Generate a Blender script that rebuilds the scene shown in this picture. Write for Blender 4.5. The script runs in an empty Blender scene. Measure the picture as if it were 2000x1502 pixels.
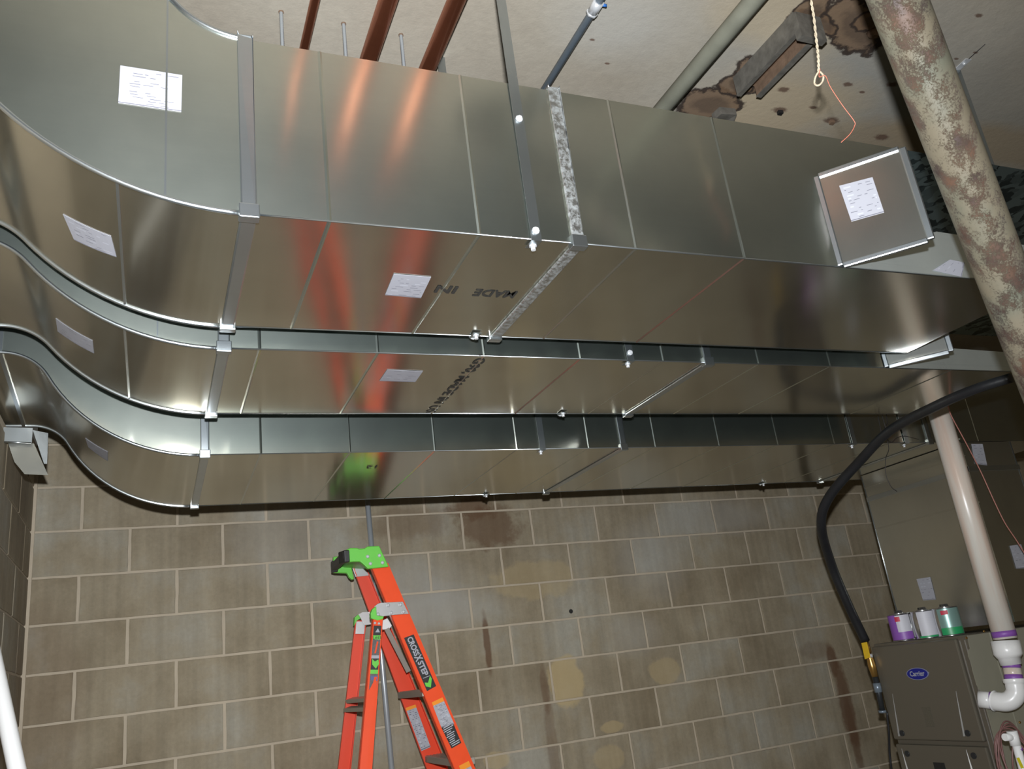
import bpy, math, random
from mathutils import Vector, Matrix
random.seed(7)
S = bpy.context.scene
COL = S.collection

# ------------------------------------------------------------------ camera
# X runs along the rear block wall, Y into it, Z up; z=0 is a bed joint of the wall, the floor is 2.438 below
CAM = Vector((-2.33467, -4.24120, -0.84112))
RW = Matrix(((0.92058414, -0.37109383, -0.12171361), (0.01435435, 0.34359136, -0.93900955), (0.3902804, 0.86269018, 0.32163157)))
FPX = 1636.8177
cd = bpy.data.cameras.new('camera'); cam = bpy.data.objects.new('camera', cd); COL.objects.link(cam)
cd.sensor_fit = 'HORIZONTAL'; cd.sensor_width = 36.0; cd.lens = 36.0 * FPX / 2000.0; cd.clip_start = 0.02; cd.clip_end = 100
Rc = Matrix((RW[0], -RW[1], -RW[2])).transposed()
cam.matrix_world = Matrix.Translation(CAM) @ Rc.to_4x4()
S.camera = cam
S.view_settings.view_transform = 'Standard'; S.view_settings.look = 'None'
S.view_settings.gamma = 1.0; S.view_settings.use_curve_mapping = False
S.view_settings.exposure = 0.12

FLOOR = -2.438; CEIL = 0.95
UP = -RW[1]; FWD = RW[2].copy()

# ------------------------------------------------------------------ world + lights
w = bpy.data.worlds.new('world'); S.world = w; w.use_nodes = True
w.node_tree.nodes['Background'].inputs[0].default_value = (0.9, 0.86, 0.75, 1)
w.node_tree.nodes['Background'].inputs[1].default_value = 0.05

def spot(name, loc, aim, power, size, blend, radius, col):
    d = bpy.data.lights.new(name, 'SPOT'); d.energy = power; d.spot_size = math.radians(size); d.spot_blend = blend
    d.shadow_soft_size = radius; d.color = col
    o = bpy.data.objects.new(name, d); COL.objects.link(o); o.location = loc
    o.rotation_euler = (Vector(aim) - Vector(loc)).to_track_quat('-Z', 'Y').to_euler(); return o
fl = CAM + UP * 0.17
spot('camera_flash', fl, fl + FWD * 3 - UP * 0.40 - RW[0] * 0.15, 505, 132, 1.0, 0.022, (0.93, 0.96, 1.0))
def area(name, loc, aim, power, sx, sy, col):
    d = bpy.data.lights.new(name, 'AREA'); d.shape = 'RECTANGLE'; d.size = sx; d.size_y = sy; d.energy = power; d.color = col
    o = bpy.data.objects.new(name, d); COL.objects.link(o); o.location = loc
    o.rotation_euler = (Vector(aim) - Vector(loc)).to_track_quat('-Z', 'Y').to_euler(); return o
area('fill_lamp', (-3.0, -7.6, CEIL - 0.12), (-3.0, -7.6, -3), 42, 1.2, 0.3, (1.0, 0.88, 0.68))  # this and the next: unseen warm fill added behind the camera
area('fill_lamp', (2.4, -6.6, CEIL - 0.12), (2.4, -6.6, -3), 26, 1.2, 0.3, (1.0, 0.90, 0.70))

# ------------------------------------------------------------------ pixel -> point on a real plane
def ray(x, y):
    return RW.transposed() @ Vector(((x - 1000) / FPX, (y - 751) / FPX, 1.0))
def at(x, y, X=None, Y=None, Z=None, D=None):
    d = ray(x, y)
    if D is not None: return CAM + d * D
    k = 0 if X is not None else 1 if Y is not None else 2
    v = X if k == 0 else Y if k == 1 else Z
    return CAM + d * ((v - CAM[k]) / d[k])

# ------------------------------------------------------------------ materials
def nt(name):
    m = bpy.data.materials.new(name); m.use_nodes = True
    t = m.node_tree; b = t.nodes['Principled BSDF']; return m, t, b
def N(t, kind, **kw):
    n = t.nodes.new(kind)
    for k, v in kw.items():
        if k in ('operation', 'blend_type', 'data_type', 'feature', 'distance', 'vector_type'): setattr(n, k, v)
        else:
            n.inputs[int(k[1:]) if k[0] == 'i' and k[1:].isdigit() else k].default_value = v
    return n
def plain(name, col, rough=0.6, metal=0.0, bump=0, bscale=60, var=0.0, vscale=12, emit=None):
    m, t, b = nt(name)
    b.inputs['Base Color'].default_value = (*col, 1); b.inputs['Roughness'].default_value = rough; b.inputs['Metallic'].default_value = metal
    if var or bump:
        tc = t.nodes.new('ShaderNodeNewGeometry')
        if var:
            n = N(t, 'ShaderNodeTexNoise', Scale=vscale, Detail=5.0); t.links.new(tc.outputs['Position'], n.inputs['Vector'])
            mx = N(t, 'ShaderNodeMixRGB'); mx.inputs[1].default_value = (*[c * (1 - var) for c in col], 1); mx.inputs[2].default_value = (*[min(1, c * (1 + var)) for c in col], 1)
            t.links.new(n.outputs['Fac'], mx.inputs[0]); t.links.new(mx.outputs[0], b.inputs['Base Color'])
        if bump:
            n = N(t, 'ShaderNodeTexNoise', Scale=bscale, Detail=6.0); t.links.new(tc.outputs['Position'], n.inputs['Vector'])
            bp = N(t, 'ShaderNodeBump', Strength=bump, Distance=0.004); t.links.new(n.outputs['Fac'], bp.inputs['Height']); t.links.new(bp.outputs[0], b.inputs['Normal'])
    return m

def sheet(name, col, rough, aniso=0.6, grain=(1, 0, 0), spangle=0.0, blotch=0.12, dirt=None, scratch=True, wide=0.34, wrough=.40, wcol=(.55, .60, .62)):
    """galvanised sheet: rolling grain along `grain`, faint mottling and scratches in the gloss"""
    m, t, b = nt(name); L = t.links.new
    g = t.nodes.new('ShaderNodeNewGeometry')
    b.inputs['Metallic'].default_value = 1.0
    n = N(t, 'ShaderNodeTexNoise', Scale=3.0, Detail=6.0, Roughness=0.62); L(g.outputs['Position'], n.inputs['Vector'])
    mp = N(t, 'ShaderNodeMapping'); mp.inputs['Scale'].default_value = [3 if abs(a) > .5 else 190 for a in grain]; L(g.outputs['Position'], mp.inputs['Vector'])
    n2 = N(t, 'ShaderNodeTexNoise', Scale=1.0, Detail=3.0); L(mp.outputs[0], n2.inputs['Vector'])
    mix = N(t, 'ShaderNodeMath', operation='MULTIPLY_ADD'); L(n2.outputs['Fac'], mix.inputs[0]); mix.inputs[1].default_value = 0.12; L(n.outputs['Fac'], mix.inputs[2])
    mr = N(t, 'ShaderNodeMapRange'); mr.inputs['From Min'].default_value = 0.4; mr.inputs['From Max'].default_value = 1.0
    mr.inputs['To Min'].default_value = 1 - blotch; mr.inputs['To Max'].default_value = 1 + blotch * .6; L(mix.outputs[0], mr.inputs['Value'])
    c = N(t, 'ShaderNodeMixRGB', blend_type='MULTIPLY'); c.inputs[0].default_value = 1; c.inputs[1].default_value = (*col, 1); L(mr.outputs[0], c.inputs[2])
    out = c.outputs[0]
    if spangle:
        v = N(t, 'ShaderNodeTexVoronoi', Scale=26.0); v.feature = 'F1'
        nz = N(t, 'ShaderNodeTexNoise', Scale=14.0, Detail=2.0); L(g.outputs['Position'], nz.inputs['Vector'])
        ad = N(t, 'ShaderNodeMixRGB', blend_type='ADD'); ad.inputs[0].default_value = 0.12; L(g.outputs['Position'], ad.inputs[1]); L(nz.outputs['Color'], ad.inputs[2])
        L(ad.outputs[0], v.inputs['Vector'])
        sm = N(t, 'ShaderNodeMixRGB', blend_type='MULTIPLY'); sm.inputs[0].default_value = spangle; L(out, sm.inputs[1])
        cr = t.nodes.new('ShaderNodeValToRGB'); cr.color_ramp.elements[0].position = .3; cr.color_ramp.elements[1].position = .6
        cr.color_ramp.elements[0].color = (.12, .14, .16, 1); cr.color_ramp.elements[1].color = (1, 1, 1, 1)
        L(v.outputs['Color'], cr.inputs[0]); L(cr.outputs[0], sm.inputs[2]); out = sm.outputs[0]
    if dirt:
        dn = N(t, 'ShaderNodeTexNoise', Scale=70.0, Detail=9.0, Roughness=0.8); L(g.outputs['Position'], dn.inputs['Vector'])
        cr = t.nodes.new('ShaderNodeValToRGB'); cr.color_ramp.elements[0].position = .44; cr.color_ramp.elements[1].position = .60; L(dn.outputs['Fac'], cr.inputs[0])
        dm = N(t, 'ShaderNodeMixRGB'); L(cr.outputs[0], dm.inputs[0]); L(out, dm.inputs[1]); dm.inputs[2].default_value = (*dirt, 1); out = dm.outputs[0]
        inv = N(t, 'ShaderNodeMath', operation='MULTIPLY_ADD', i1=-0.8, i2=1.0); L(cr.outputs[0], inv.inputs[0]); L(inv.outputs[0], b.inputs['Metallic'])
    L(out, b.inputs['Base Color'])
    rr = N(t, 'ShaderNodeMapRange'); rr.inputs['From Min'].default_value = .3; rr.inputs['From Max'].default_value = 1.1
    rr.inputs['To Min'].default_value = rough * 0.86; rr.inputs['To Max'].default_value = rough * 1.16; L(mix.outputs[0], rr.inputs['Value'])
    L(rr.outputs[0], b.inputs['Roughness'])
    b.inputs['Anisotropic'].default_value = aniso
    cx = N(t, 'ShaderNodeVectorMath', operation='CROSS_PRODUCT'); L(g.outputs['Normal'], cx.inputs[0]); cx.inputs[1].default_value = [q + e for q, e in zip(grain, (.013, .021, .017))]   # never quite parallel to a face normal
    L(cx.outputs[0], b.inputs['Tangent'])
    if scratch:
        mp2 = N(t, 'ShaderNodeMapping'); mp2.inputs['Scale'].default_value = [1.5 if abs(a) > .5 else 26 for a in grain]; mp2.inputs['Rotation'].default_value = (0.1, 0.12, 0.1)
        L(g.outputs['Position'], mp2.inputs['Vector'])
        sc = N(t, 'ShaderNodeTexNoise', Scale=6.0, Detail=4.0); L(mp2.outputs[0], sc.inputs['Vector'])
        nb = N(t, 'ShaderNodeTexNoise', Scale=2.2, Detail=1.0); L(g.outputs['Position'], nb.inputs['Vector'])
        a2 = N(t, 'ShaderNodeMath', operation='MULTIPLY_ADD', i1=0.012); L(sc.outputs['Fac'], a2.inputs[0]); L(nb.outputs['Fac'], a2.inputs[2])
        bp = N(t, 'ShaderNodeBump', Strength=0.10, Distance=0.006); L(a2.outputs[0], bp.inputs['Height']); L(bp.outputs[0], b.inputs['Normal'])
    if wide:     # zinc crystals scatter part of the gloss broadly
        b2 = t.nodes.new('ShaderNodeBsdfPrincipled'); b2.inputs['Metallic'].default_value = .93; b2.inputs['Roughness'].default_value = wrough
        wm = N(t, 'ShaderNodeMixRGB', blend_type='MULTIPLY'); wm.inputs[0].default_value = 1; L(mr.outputs[0], wm.inputs[1]); wm.inputs[2].default_value = (*wcol, 1)
        if spangle: L(out, b2.inputs['Base Color'])
        elif dirt: L(out, b2.inputs['Base Color'])
        else: L(wm.outputs[0], b2.inputs['Base Color'])
        b2.inputs['Anisotropic'].default_value = aniso * .6; L(cx.outputs[0], b2.inputs['Tangent'])
        ms = N(t, 'ShaderNodeMixShader', i0=wide); L(b.outputs[0], ms.inputs[1]); L(b2.outputs[0], ms.inputs[2]); L(ms.outputs[0], t.nodes['Material Output'].inputs['Surface'])
    return m

def blot(t, x, y, z, rx, ry, rz, amp=0.5, nscale=9.0, hard=0.12, rot=0.0):
    """mask of a stain centred at x,y,z with a ragged rim"""
    L = t.links.new
    g = t.nodes.new('ShaderNodeNewGeometry')
    s = N(t, 'ShaderNodeVectorMath', operation='SUBTRACT'); L(g.outputs['Position'], s.inputs[0]); s.inputs[1].default_value = (x, y, z)
    r = t.nodes.new('ShaderNodeVectorRotate'); r.rotation_type = 'Z_AXIS'; L(s.outputs[0], r.inputs['Vector']); r.inputs['Angle'].default_value = -rot
    dv = N(t, 'ShaderNodeVectorMath', operation='DIVIDE'); L(r.outputs[0], dv.inputs[0]); dv.inputs[1].default_value = (rx, ry, rz)
    ln = N(t, 'ShaderNodeVectorMath', operation='LENGTH'); L(dv.outputs[0], ln.inputs[0])
    n = N(t, 'ShaderNodeTexNoise', Scale=nscale, Detail=7.0, Roughness=.6); L(g.outputs['Position'], n.inputs['Vector'])
    a = N(t, 'ShaderNodeMath', operation='MULTIPLY_ADD', i1=amp * 2.2); L(n.outputs['Fac'], a.inputs[0]); L(ln.outputs['Value'], a.inputs[2])
    mr = N(t, 'ShaderNodeMapRange'); mr.inputs['From Min'].default_value = 1 + amp * 1.1 + hard; mr.inputs['From Max'].default_value = 1 + amp * 1.1 - hard; L(a.outputs[0], mr.inputs['Value'])
    return mr.outputs[0], a.outputs[0], 1 + amp * 1.1
def over(t, base, mask, col, fac=1.0):
    L = t.links.new
    m = N(t, 'ShaderNodeMixRGB'); k = N(t, 'ShaderNodeMath', operation='MULTIPLY', i1=fac); L(mask, k.inputs[0]); L(k.outputs[0], m.inputs[0])
    L(base, m.inputs[1]); m.inputs[2].default_value = (*col, 1); return m.outputs[0]
def rim(t, dist, r0, width):
    L = t.links.new
    s = N(t, 'ShaderNodeMath', operation='SUBTRACT', i1=r0); L(dist, s.inputs[0])
    a = N(t, 'ShaderNodeMath', operation='ABSOLUTE'); L(s.outputs[0], a.inputs[0])
    mr = N(t, 'ShaderNodeMapRange'); mr.inputs['From Min'].default_value = width; mr.inputs['From Max'].default_value = width * .3; L(a.outputs[0], mr.inputs['Value'])
    return mr.outputs[0]

def block_material():
    m, t, b = nt('concrete_block'); L = t.links.new
    g = t.nodes.new('ShaderNodeNewGeometry'); oi = t.nodes.new('ShaderNodeObjectInfo')
    n = N(t, 'ShaderNodeTexNoise', Scale=2.6, Detail=6.0, Roughness=.6); L(g.outputs['Position'], n.inputs['Vector'])
    cr = t.nodes.new('ShaderNodeValToRGB'); e = cr.color_ramp.elements
    e[0].position = .30; e[0].color = (.20, .16, .102, 1); e[1].position = .70; e[1].color = (.31, .29, .235, 1)
    x = e.new(.5); x.color = (.268, .226, .155, 1)
    sh = N(t, 'ShaderNodeMath', operation='MULTIPLY_ADD', i1=0.20, i2=-0.10); L(oi.outputs['Random'], sh.inputs[0])
    ad = N(t, 'ShaderNodeMath', operation='ADD'); L(n.outputs['Fac'], ad.inputs[0]); L(sh.outputs[0], ad.inputs[1]); L(ad.outputs[0], cr.inputs[0])
    fine = N(t, 'ShaderNodeTexNoise', Scale=55.0, Detail=5.0, Roughness=.7); L(g.outputs['Position'], fine.inputs['Vector'])
    fr = N(t, 'ShaderNodeMapRange'); fr.inputs['To Min'].default_value = .80; fr.inputs['To Max'].default_value = 1.2; L(fine.outputs['Fac'], fr.inputs['Value'])
    mu = N(t, 'ShaderNodeMixRGB', blend_type='MULTIPLY'); mu.inputs[0].default_value = 1; L(cr.outputs[0], mu.inputs[1]); L(fr.outputs[0], mu.inputs[2])
    out = mu.outputs[0]
    # vertical streaks
    mp = N(t, 'ShaderNodeMapping'); mp.inputs['Scale'].default_value = (22, 22, .9); L(g.outputs['Position'], mp.inputs['Vector'])
    st = N(t, 'ShaderNodeTexNoise', Scale=1.0, Detail=4.0); L(mp.outputs[0], st.inputs['Vector'])
    s2 = N(t, 'ShaderNodeMapRange'); s2.inputs['From Min'].default_value = .3; s2.inputs['From Max'].default_value = .7; s2.inputs['To Min'].default_value = .86; s2.inputs['To Max'].default_value = 1.1; L(st.outputs['Fac'], s2.inputs['Value'])
    m3 = N(t, 'ShaderNodeMixRGB', blend_type='MULTIPLY'); m3.inputs[0].default_value = 1; L(out, m3.inputs[1]); L(s2.outputs[0], m3.inputs[2]); out = m3.outputs[0]
    rust = (.105, .052, .024)
    for (px, py, rx, rz, f, am, ns) in [(925, 992, .13, .06, .7, .9, 14), (955, 1030, .17, .11, .62, .9, 15), (800, 1020, .20, .09, .35, .7, 9),
                                    (1652, 1375, .05, .26, .8, .5, 12), (1625, 1290, .035, .09, .8, .5, 12), (1668, 1440, .03, .25, .6, .5, 12), (951, 1255, .018, .15, .8, .4, 12),
                                    (1064, 1345, .022, .12, .5, .5, 12), (1081, 1470, .03, .3, .4, .5, 12), (1592, 1270, .12, .05, .3, .6, 9), (60, 1400, .2, .5, .25, .5, 5)]:
        p = at(px, py, Y=0.0)
        mk, d, r0 = blot(t, p.x, 0, p.z, rx, .3, rz, am, ns, .22)
        out = over(t, out, mk, rust, f)
    for (px, py, rx, rz, f) in [(1105, 1330, .10, .12, .75), (1300, 1310, .10, .07, .4), (1195, 1420, .07, .03, .5), (1190, 1480, .09, .06, .35), (970, 1485, .07, .04, .5), (1045, 1130, .25, .1, .35)]:
        p = at(px, py, Y=0.0)
        mk, d, r0 = blot(t, p.x, 0, p.z, rx, .3, rz, .5, 9, .1); out = over(t, out, mk, (.43, .33, .17), f)
    for (px, py, rx, rz, f) in [(790, 1160, .3, .16, .5), (560, 1050, .25, .2, .35), (1400, 1010, .4, .1, .45), (850, 1190, .3, .1, .5), (1270, 1090, .2, .2, .4), (1240, 1240, .15, .1, .35)]:
        p = at(px, py, Y=0.0)
        mk, d, r0 = blot(t, p.x, 0, p.z, rx, .3, rz, .5, 5, .4); out = over(t, out, mk, (.345, .34, .315), f * .8)
    L(out, b.inputs['Base Color']); b.inputs['Roughness'].default_value = .92
    bp = N(t, 'ShaderNodeBump', Strength=.45, Distance=.003); L(fine.outputs['Fac'], bp.inputs['Height']); L(bp.outputs[0], b.inputs['Normal'])
    return m

M = {}
M['face'] = sheet('galvanised_sheet', (.63, .60, .505), .17, .72, wide=.29, wcol=(.47, .545, .51), wrough=.39)
M['bottom'] = sheet('galvanised_sheet_underside', (.66, .635, .535), .16, .55, wide=.16, wcol=(.56, .56, .50))
M['body'] = sheet('galvanised_sheet_plain', (.60, .575, .50), .24, .3, (0, 0, 1), wide=.28, wcol=(.52, .56, .54))
M['trim'] = sheet('galvanised_trim', (.56, .59, .61), .24, .3, scratch=False, wide=.32, wrough=.42, wcol=(.46, .52, .55))
M['trim_oxid'] = sheet('galvanised_trim_oxidised', (.50, .51, .50), .32, .2, dirt=(.36, .385, .385), scratch=False, wide=.4)
M['strap'] = sheet('galvanised_strap', (.46, .50, .51), .28, .2, (0, 0, 1), scratch=False, wide=.4, wcol=(.40, .45, .47))
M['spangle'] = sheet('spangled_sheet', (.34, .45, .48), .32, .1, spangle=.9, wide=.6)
M['lip'] = sheet('flash_lit_sheet', (.66, .70, .68), .3, .2, wide=.75, wrough=.62, wcol=(.78, .84, .82), scratch=False)  # same galvanised sheet made paler: flash glare on the lips put into the colour
M['bright'] = plain('zinc_screw', (.72, .74, .76), .28, .45)
M['paper'] = plain('label_paper', (.34, .345, .385), .55, var=.03, vscale=30)
M['ink'] = plain('printed_ink', (.12, .12, .15), .6)
M['ink_pale'] = plain('printed_grey', (.42, .43, .48), .6)
M['stencil'] = plain('stencil_ink', (.028, .028, .026), .5)
M['copper'] = sheet('copper_pipe', (.80, .36, .22), .24, .0, (0, 1, 0), blotch=.3, scratch=False, wide=.65, wrough=.5, wcol=(.78, .27, .14))
M['emt'] = plain('conduit_metal', (.20, .245, .29), .35, .35, var=.25, vscale=25)
M['emt_light'] = plain('pole_metal', (.40, .43, .45), .35, .45)
M['blue'] = plain('blue_plastic', (.03, .14, .45), .4)
M['block'] = block_material()
M['mortar'] = plain('mortar', (.43, .365, .275), .95, bump=.5, bscale=90, var=.16, vscale=8)
M['black'] = plain('black_rubber', (.012, .013, .015), .42, bump=.2, bscale=40, var=.5, vscale=10)
M['blackplastic'] = plain('black_plastic', (.015, .015, .015), .5)
M['orange'] = plain('orange_fibreglass', (.78, .075, .018), .33, var=.06, vscale=25)
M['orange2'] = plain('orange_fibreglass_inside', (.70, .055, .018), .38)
M['green'] = plain('green_plastic', (.13, .52, .06), .42, var=.08, vscale=20)
M['alu'] = plain('aluminium', (.50, .50, .50), .38, .85, var=.08, vscale=30)
M['alu_step'] = plain('aluminium_step', (.40, .37, .32), .45, .55, var=.1, vscale=20)
M['white'] = plain('white_plastic', (.75, .75, .74), .3)
M['yellow'] = plain('yellow_coating', (.68, .44, .02), .4)
M['brass'] = plain('brass', (.55, .33, .10), .3, .9)
M['darkpipe'] = plain('black_iron_pipe', (.05, .055, .06), .35, .6)
M['purple'] = plain('purple_primer', (.22, .08, .36), .45)
M['red'] = plain('red_print', (.45, .02, .05), .5)
M['greenprint'] = plain('green_print', (.02, .28, .10), .4)
M['tin'] = plain('can_metal', (.62, .63, .65), .25, .95)
M['tin_label'] = plain('can_label', (.50, .50, .54), .5, var=.05)
M['furnace'] = plain('furnace_paint', (.145, .130, .100), .38, .35, var=.03, vscale=2)
M['furnace_edge'] = plain('furnace_edge', (.36, .35, .33), .25, .6)
M['badge'] = plain('blue_badge', (.01, .015, .20), .35)
M['badge_rim'] = plain('silver_badge_rim', (.35, .37, .55), .3, .5)
M['cabinet'] = plain('cabinet_sheet', (.30, .29, .225), .42, .25, var=.08, vscale=5)
M['pinkhose'] = plain('pink_tubing', (.20, .10, .09), .5)
M['cord'] = plain('cotton_cord', (.55, .46, .33), .9, bump=.6, bscale=300)
M['pink'] = plain('pink_string', (.75, .20, .13), .6)
M['redwire'] = plain('dull_red_cable', (.36, .15, .12), .55)
M['wire'] = plain('dark_wire', (.03, .028, .03), .5, .5)
M['orangelabel'] = plain('orange_warning_print', (.80, .26, .01), .5)
M['slab'] = plain('floor_concrete', (.27, .25, .215), .85, bump=.2, bscale=30, var=.15, vscale=1.5)
M['rearwall'] = plain('painted_wall', (.40, .35, .24), .9, var=.1, vscale=1)

def pvc_material():
    m, t, b = nt('pvc_pipe'); L = t.links.new; g = t.nodes.new('ShaderNodeNewGeometry')
    mp = N(t, 'ShaderNodeMapping'); mp.inputs['Scale'].default_value = (24, 24, 1.6); L(g.outputs['Position'], mp.inputs['Vector'])
    n = N(t, 'ShaderNodeTexNoise', Scale=1.0, Detail=4.0); L(mp.outputs[0], n.inputs['Vector'])
    cr = t.nodes.new('ShaderNodeValToRGB'); e = cr.color_ramp.elements; e[0].position = .35; e[0].color = (.56, .44, .36, 1); e[1].position = .62; e[1].color = (.60, .57, .51, 1)
    L(n.outputs['Fac'], cr.inputs[0]); L(cr.outputs[0], b.inputs['Base Color']); b.inputs['Roughness'].default_value = .3; return m
M['pvc'] = pvc_material()

def column_material():
    m, t, b = nt('rusted_painted_steel'); L = t.links.new; g = t.nodes.new('ShaderNodeNewGeometry')
    n = N(t, 'ShaderNodeTexNoise', Scale=230.0, Detail=10.0, Roughness=.9); L(g.outputs['Position'], n.inputs['Vector'])
    mp = N(t, 'ShaderNodeMapping'); mp.inputs['Scale'].default_value = (24, 24, 5.0); L(g.outputs['Position'], mp.inputs['Vector'])
    n2 = N(t, 'ShaderNodeTexNoise', Scale=1.0, Detail=5.0, Roughness=.6); L(mp.outputs[0], n2.inputs['Vector'])
    a = N(t, 'ShaderNodeMath', operation='MULTIPLY_ADD', i1=1.25); L(n.outputs['Fac'], a.inputs[0]); L(n2.outputs['Fac'], a.inputs[2])
    # rust gathers on the face turned to the room (-Y, -X)
    dt = N(t, 'ShaderNodeVectorMath', operation='DOT_PRODUCT'); L(g.outputs['Normal'], dt.inputs[0]); dt.inputs[1].default_value = Vector((-.93, -.36, 0))
    a2 = N(t, 'ShaderNodeMath', operation='MULTIPLY_ADD', i1=.16); L(dt.outputs['Value'], a2.inputs[0]); L(a.outputs[0], a2.inputs[2])
    cr = t.nodes.new('ShaderNodeValToRGB'); e = cr.color_ramp.elements
    e[0].position = .0; e[0].color = (0, 0, 0, 1); e[1].position = 1.0; e[1].color = (1, 1, 1, 1); mrc = N(t, 'ShaderNodeMapRange'); mrc.inputs['From Min'].default_value = 1.225; mrc.inputs['From Max'].default_value = 1.32; L(a2.outputs[0], mrc.inputs['Value']); L(mrc.outputs[0], cr.inputs[0])
    pc = N(t, 'ShaderNodeTexNoise', Scale=7.0, Detail=4.0); L(g.outputs['Position'], pc.inputs['Vector'])
    pr = t.nodes.new('ShaderNodeValToRGB'); e = pr.color_ramp.elements; e[0].position = .38; e[0].color = (.108, .110, .080, 1); e[1].position = .6; e[1].color = (.145, .124, .085, 1); L(pc.outputs['Fac'], pr.inputs[0])
    rr = t.nodes.new('ShaderNodeValToRGB'); e = rr.color_ramp.elements; e[0].position = .35; e[0].color = (.046, .028, .022, 1); e[1].position = .65; e[1].color = (.10, .055, .034, 1)
    rn = N(t, 'ShaderNodeTexNoise', Scale=20.0, Detail=4.0); L(g.outputs['Position'], rn.inputs['Vector']); L(rn.outputs['Fac'], rr.inputs[0])
    mx = N(t, 'ShaderNodeMixRGB'); L(cr.outputs[0], mx.inputs[0]); L(pr.outputs[0], mx.inputs[1]); L(rr.outputs[0], mx.inputs[2]); L(mx.outputs[0], b.inputs['Base Color'])
    b.inputs['Roughness'].default_value = .55
    bp = N(t, 'ShaderNodeBump', Strength=.6, Distance=.002); bp.invert = True; L(cr.outputs[0], bp.inputs['Height']); L(bp.outputs[0], b.inputs['Normal'])
    return m
M['column'] = column_material()
M['greypaint'] = plain('weathered_grey_green_paint', (.30, .30, .235), .6, var=.3, vscale=14)

def ceiling_material():
    m, t, b = nt('stained_concrete_ceiling'); L = t.links.new; g = t.nodes.new('ShaderNodeNewGeometry')
    n = N(t, 'ShaderNodeTexNoise', Scale=1.7, Detail=5.0); L(g.outputs['Position'], n.inputs['Vector'])
    cr = t.nodes.new('ShaderNodeValToRGB'); e = cr.color_ramp.elements; e[0].position = .3; e[0].color = (.325, .285, .225, 1); e[1].position = .68; e[1].color = (.395, .36, .295, 1); L(n.outputs['Fac'], cr.inputs[0])
    f = N(t, 'ShaderNodeTexNoise', Scale=34.0, Detail=8.0, Roughness=.7); L(g.outputs['Position'], f.inputs['Vector'])
    fr = N(t, 'ShaderNodeMapRange'); fr.inputs['To Min'].default_value = .84; fr.inputs['To Max'].default_value = 1.16; L(f.outputs['Fac'], fr.inputs['Value'])
    mu = N(t, 'ShaderNodeMixRGB', blend_type='MULTIPLY'); mu.inputs[0].default_value = 1; L(cr.outputs[0], mu.inputs[1]); L(fr.outputs[0], mu.inputs[2]); out = mu.outputs[0]
    def P(x, y): return at(x, y, Z=CEIL)
    for (x, y, rx, ry, c, fc, h) in [(1640, 190, .5, .35, (.315, .31, .28), .8, .5), (1900, 300, .7, .5, (.27, .255, .215), .6, .5), (1750, 280, .35, .12, (.32, .235, .13), .6, .3),
                                  (1960, 290, .5, .12, (.32, .235, .13), .6, .3), (1530, 210, .3, .2, (.50, .38, .22), .6, .4), (1210, 50, .18, .15, (.42, .415, .385), .5, .5), (1560, 40, .25, .12, (.5, .40, .25), .5, .4)]:
        p = P(x, y); mk, d, r0 = blot(t, p.x, p.y, CEIL, rx, ry, 1, .5, 3.5, h); out = over(t, out, mk, c, fc)
    for (x, y, rx, ry, rot) in [(1670, 52, .16, .075, .5), (1385, 205, .12, .08, .1), (1465, 150, .10, .055, .9), (1440, 165, .07, .05, .3), (1600, 45, .09, .03, .3), (1578, 25, .05, .07, 0.2), (1700, 40, .05, .05, 0)]:
        p = P(x, y); mk, d, r0 = blot(t, p.x, p.y, CEIL, rx, ry, 1, .55, 17, .05, rot)
        out = over(t, out, mk, (.165, .10, .055), .88)
        mk2, d2, r2 = blot(t, p.x + .01, p.y, CEIL, rx * .62, ry * .55, 1, .5, 20, .2, rot); out = over(t, out, mk2, (.075, .05, .034), .6)
        out = over(t, out, rim(t, d, r0, .17), (.03, .018, .012), .95)
    for (x, y, r) in [(1656, 165, .012), (1683, 180, .008), (1523, 215, .018), (1624, 235, .02), (1722, 268, .02), (1742, 165, .014), (1588, 210, .01), (1157, 78, .006), (1868, 115, .006), (1912, 30, .01), (1905, 103, .006), (1530, 175, .015), (1186, 124, .005)]:
        p = P(x, y); mk, d, r0 = blot(t, p.x, p.y, CEIL, r * 1.6, r * .8, 1, .7, 60, .3); out = over(t, out, mk, (.10, .05, .03), .85)
    L(out, b.inputs['Base Color']); b.inputs['Roughness'].default_value = .93
    bp = N(t, 'ShaderNodeBump', Strength=.5, Distance=.004); L(f.outputs['Fac'], bp.inputs['Height']); L(bp.outputs[0], b.inputs['Normal'])
    return m
M['ceiling'] = ceiling_material()

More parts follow.
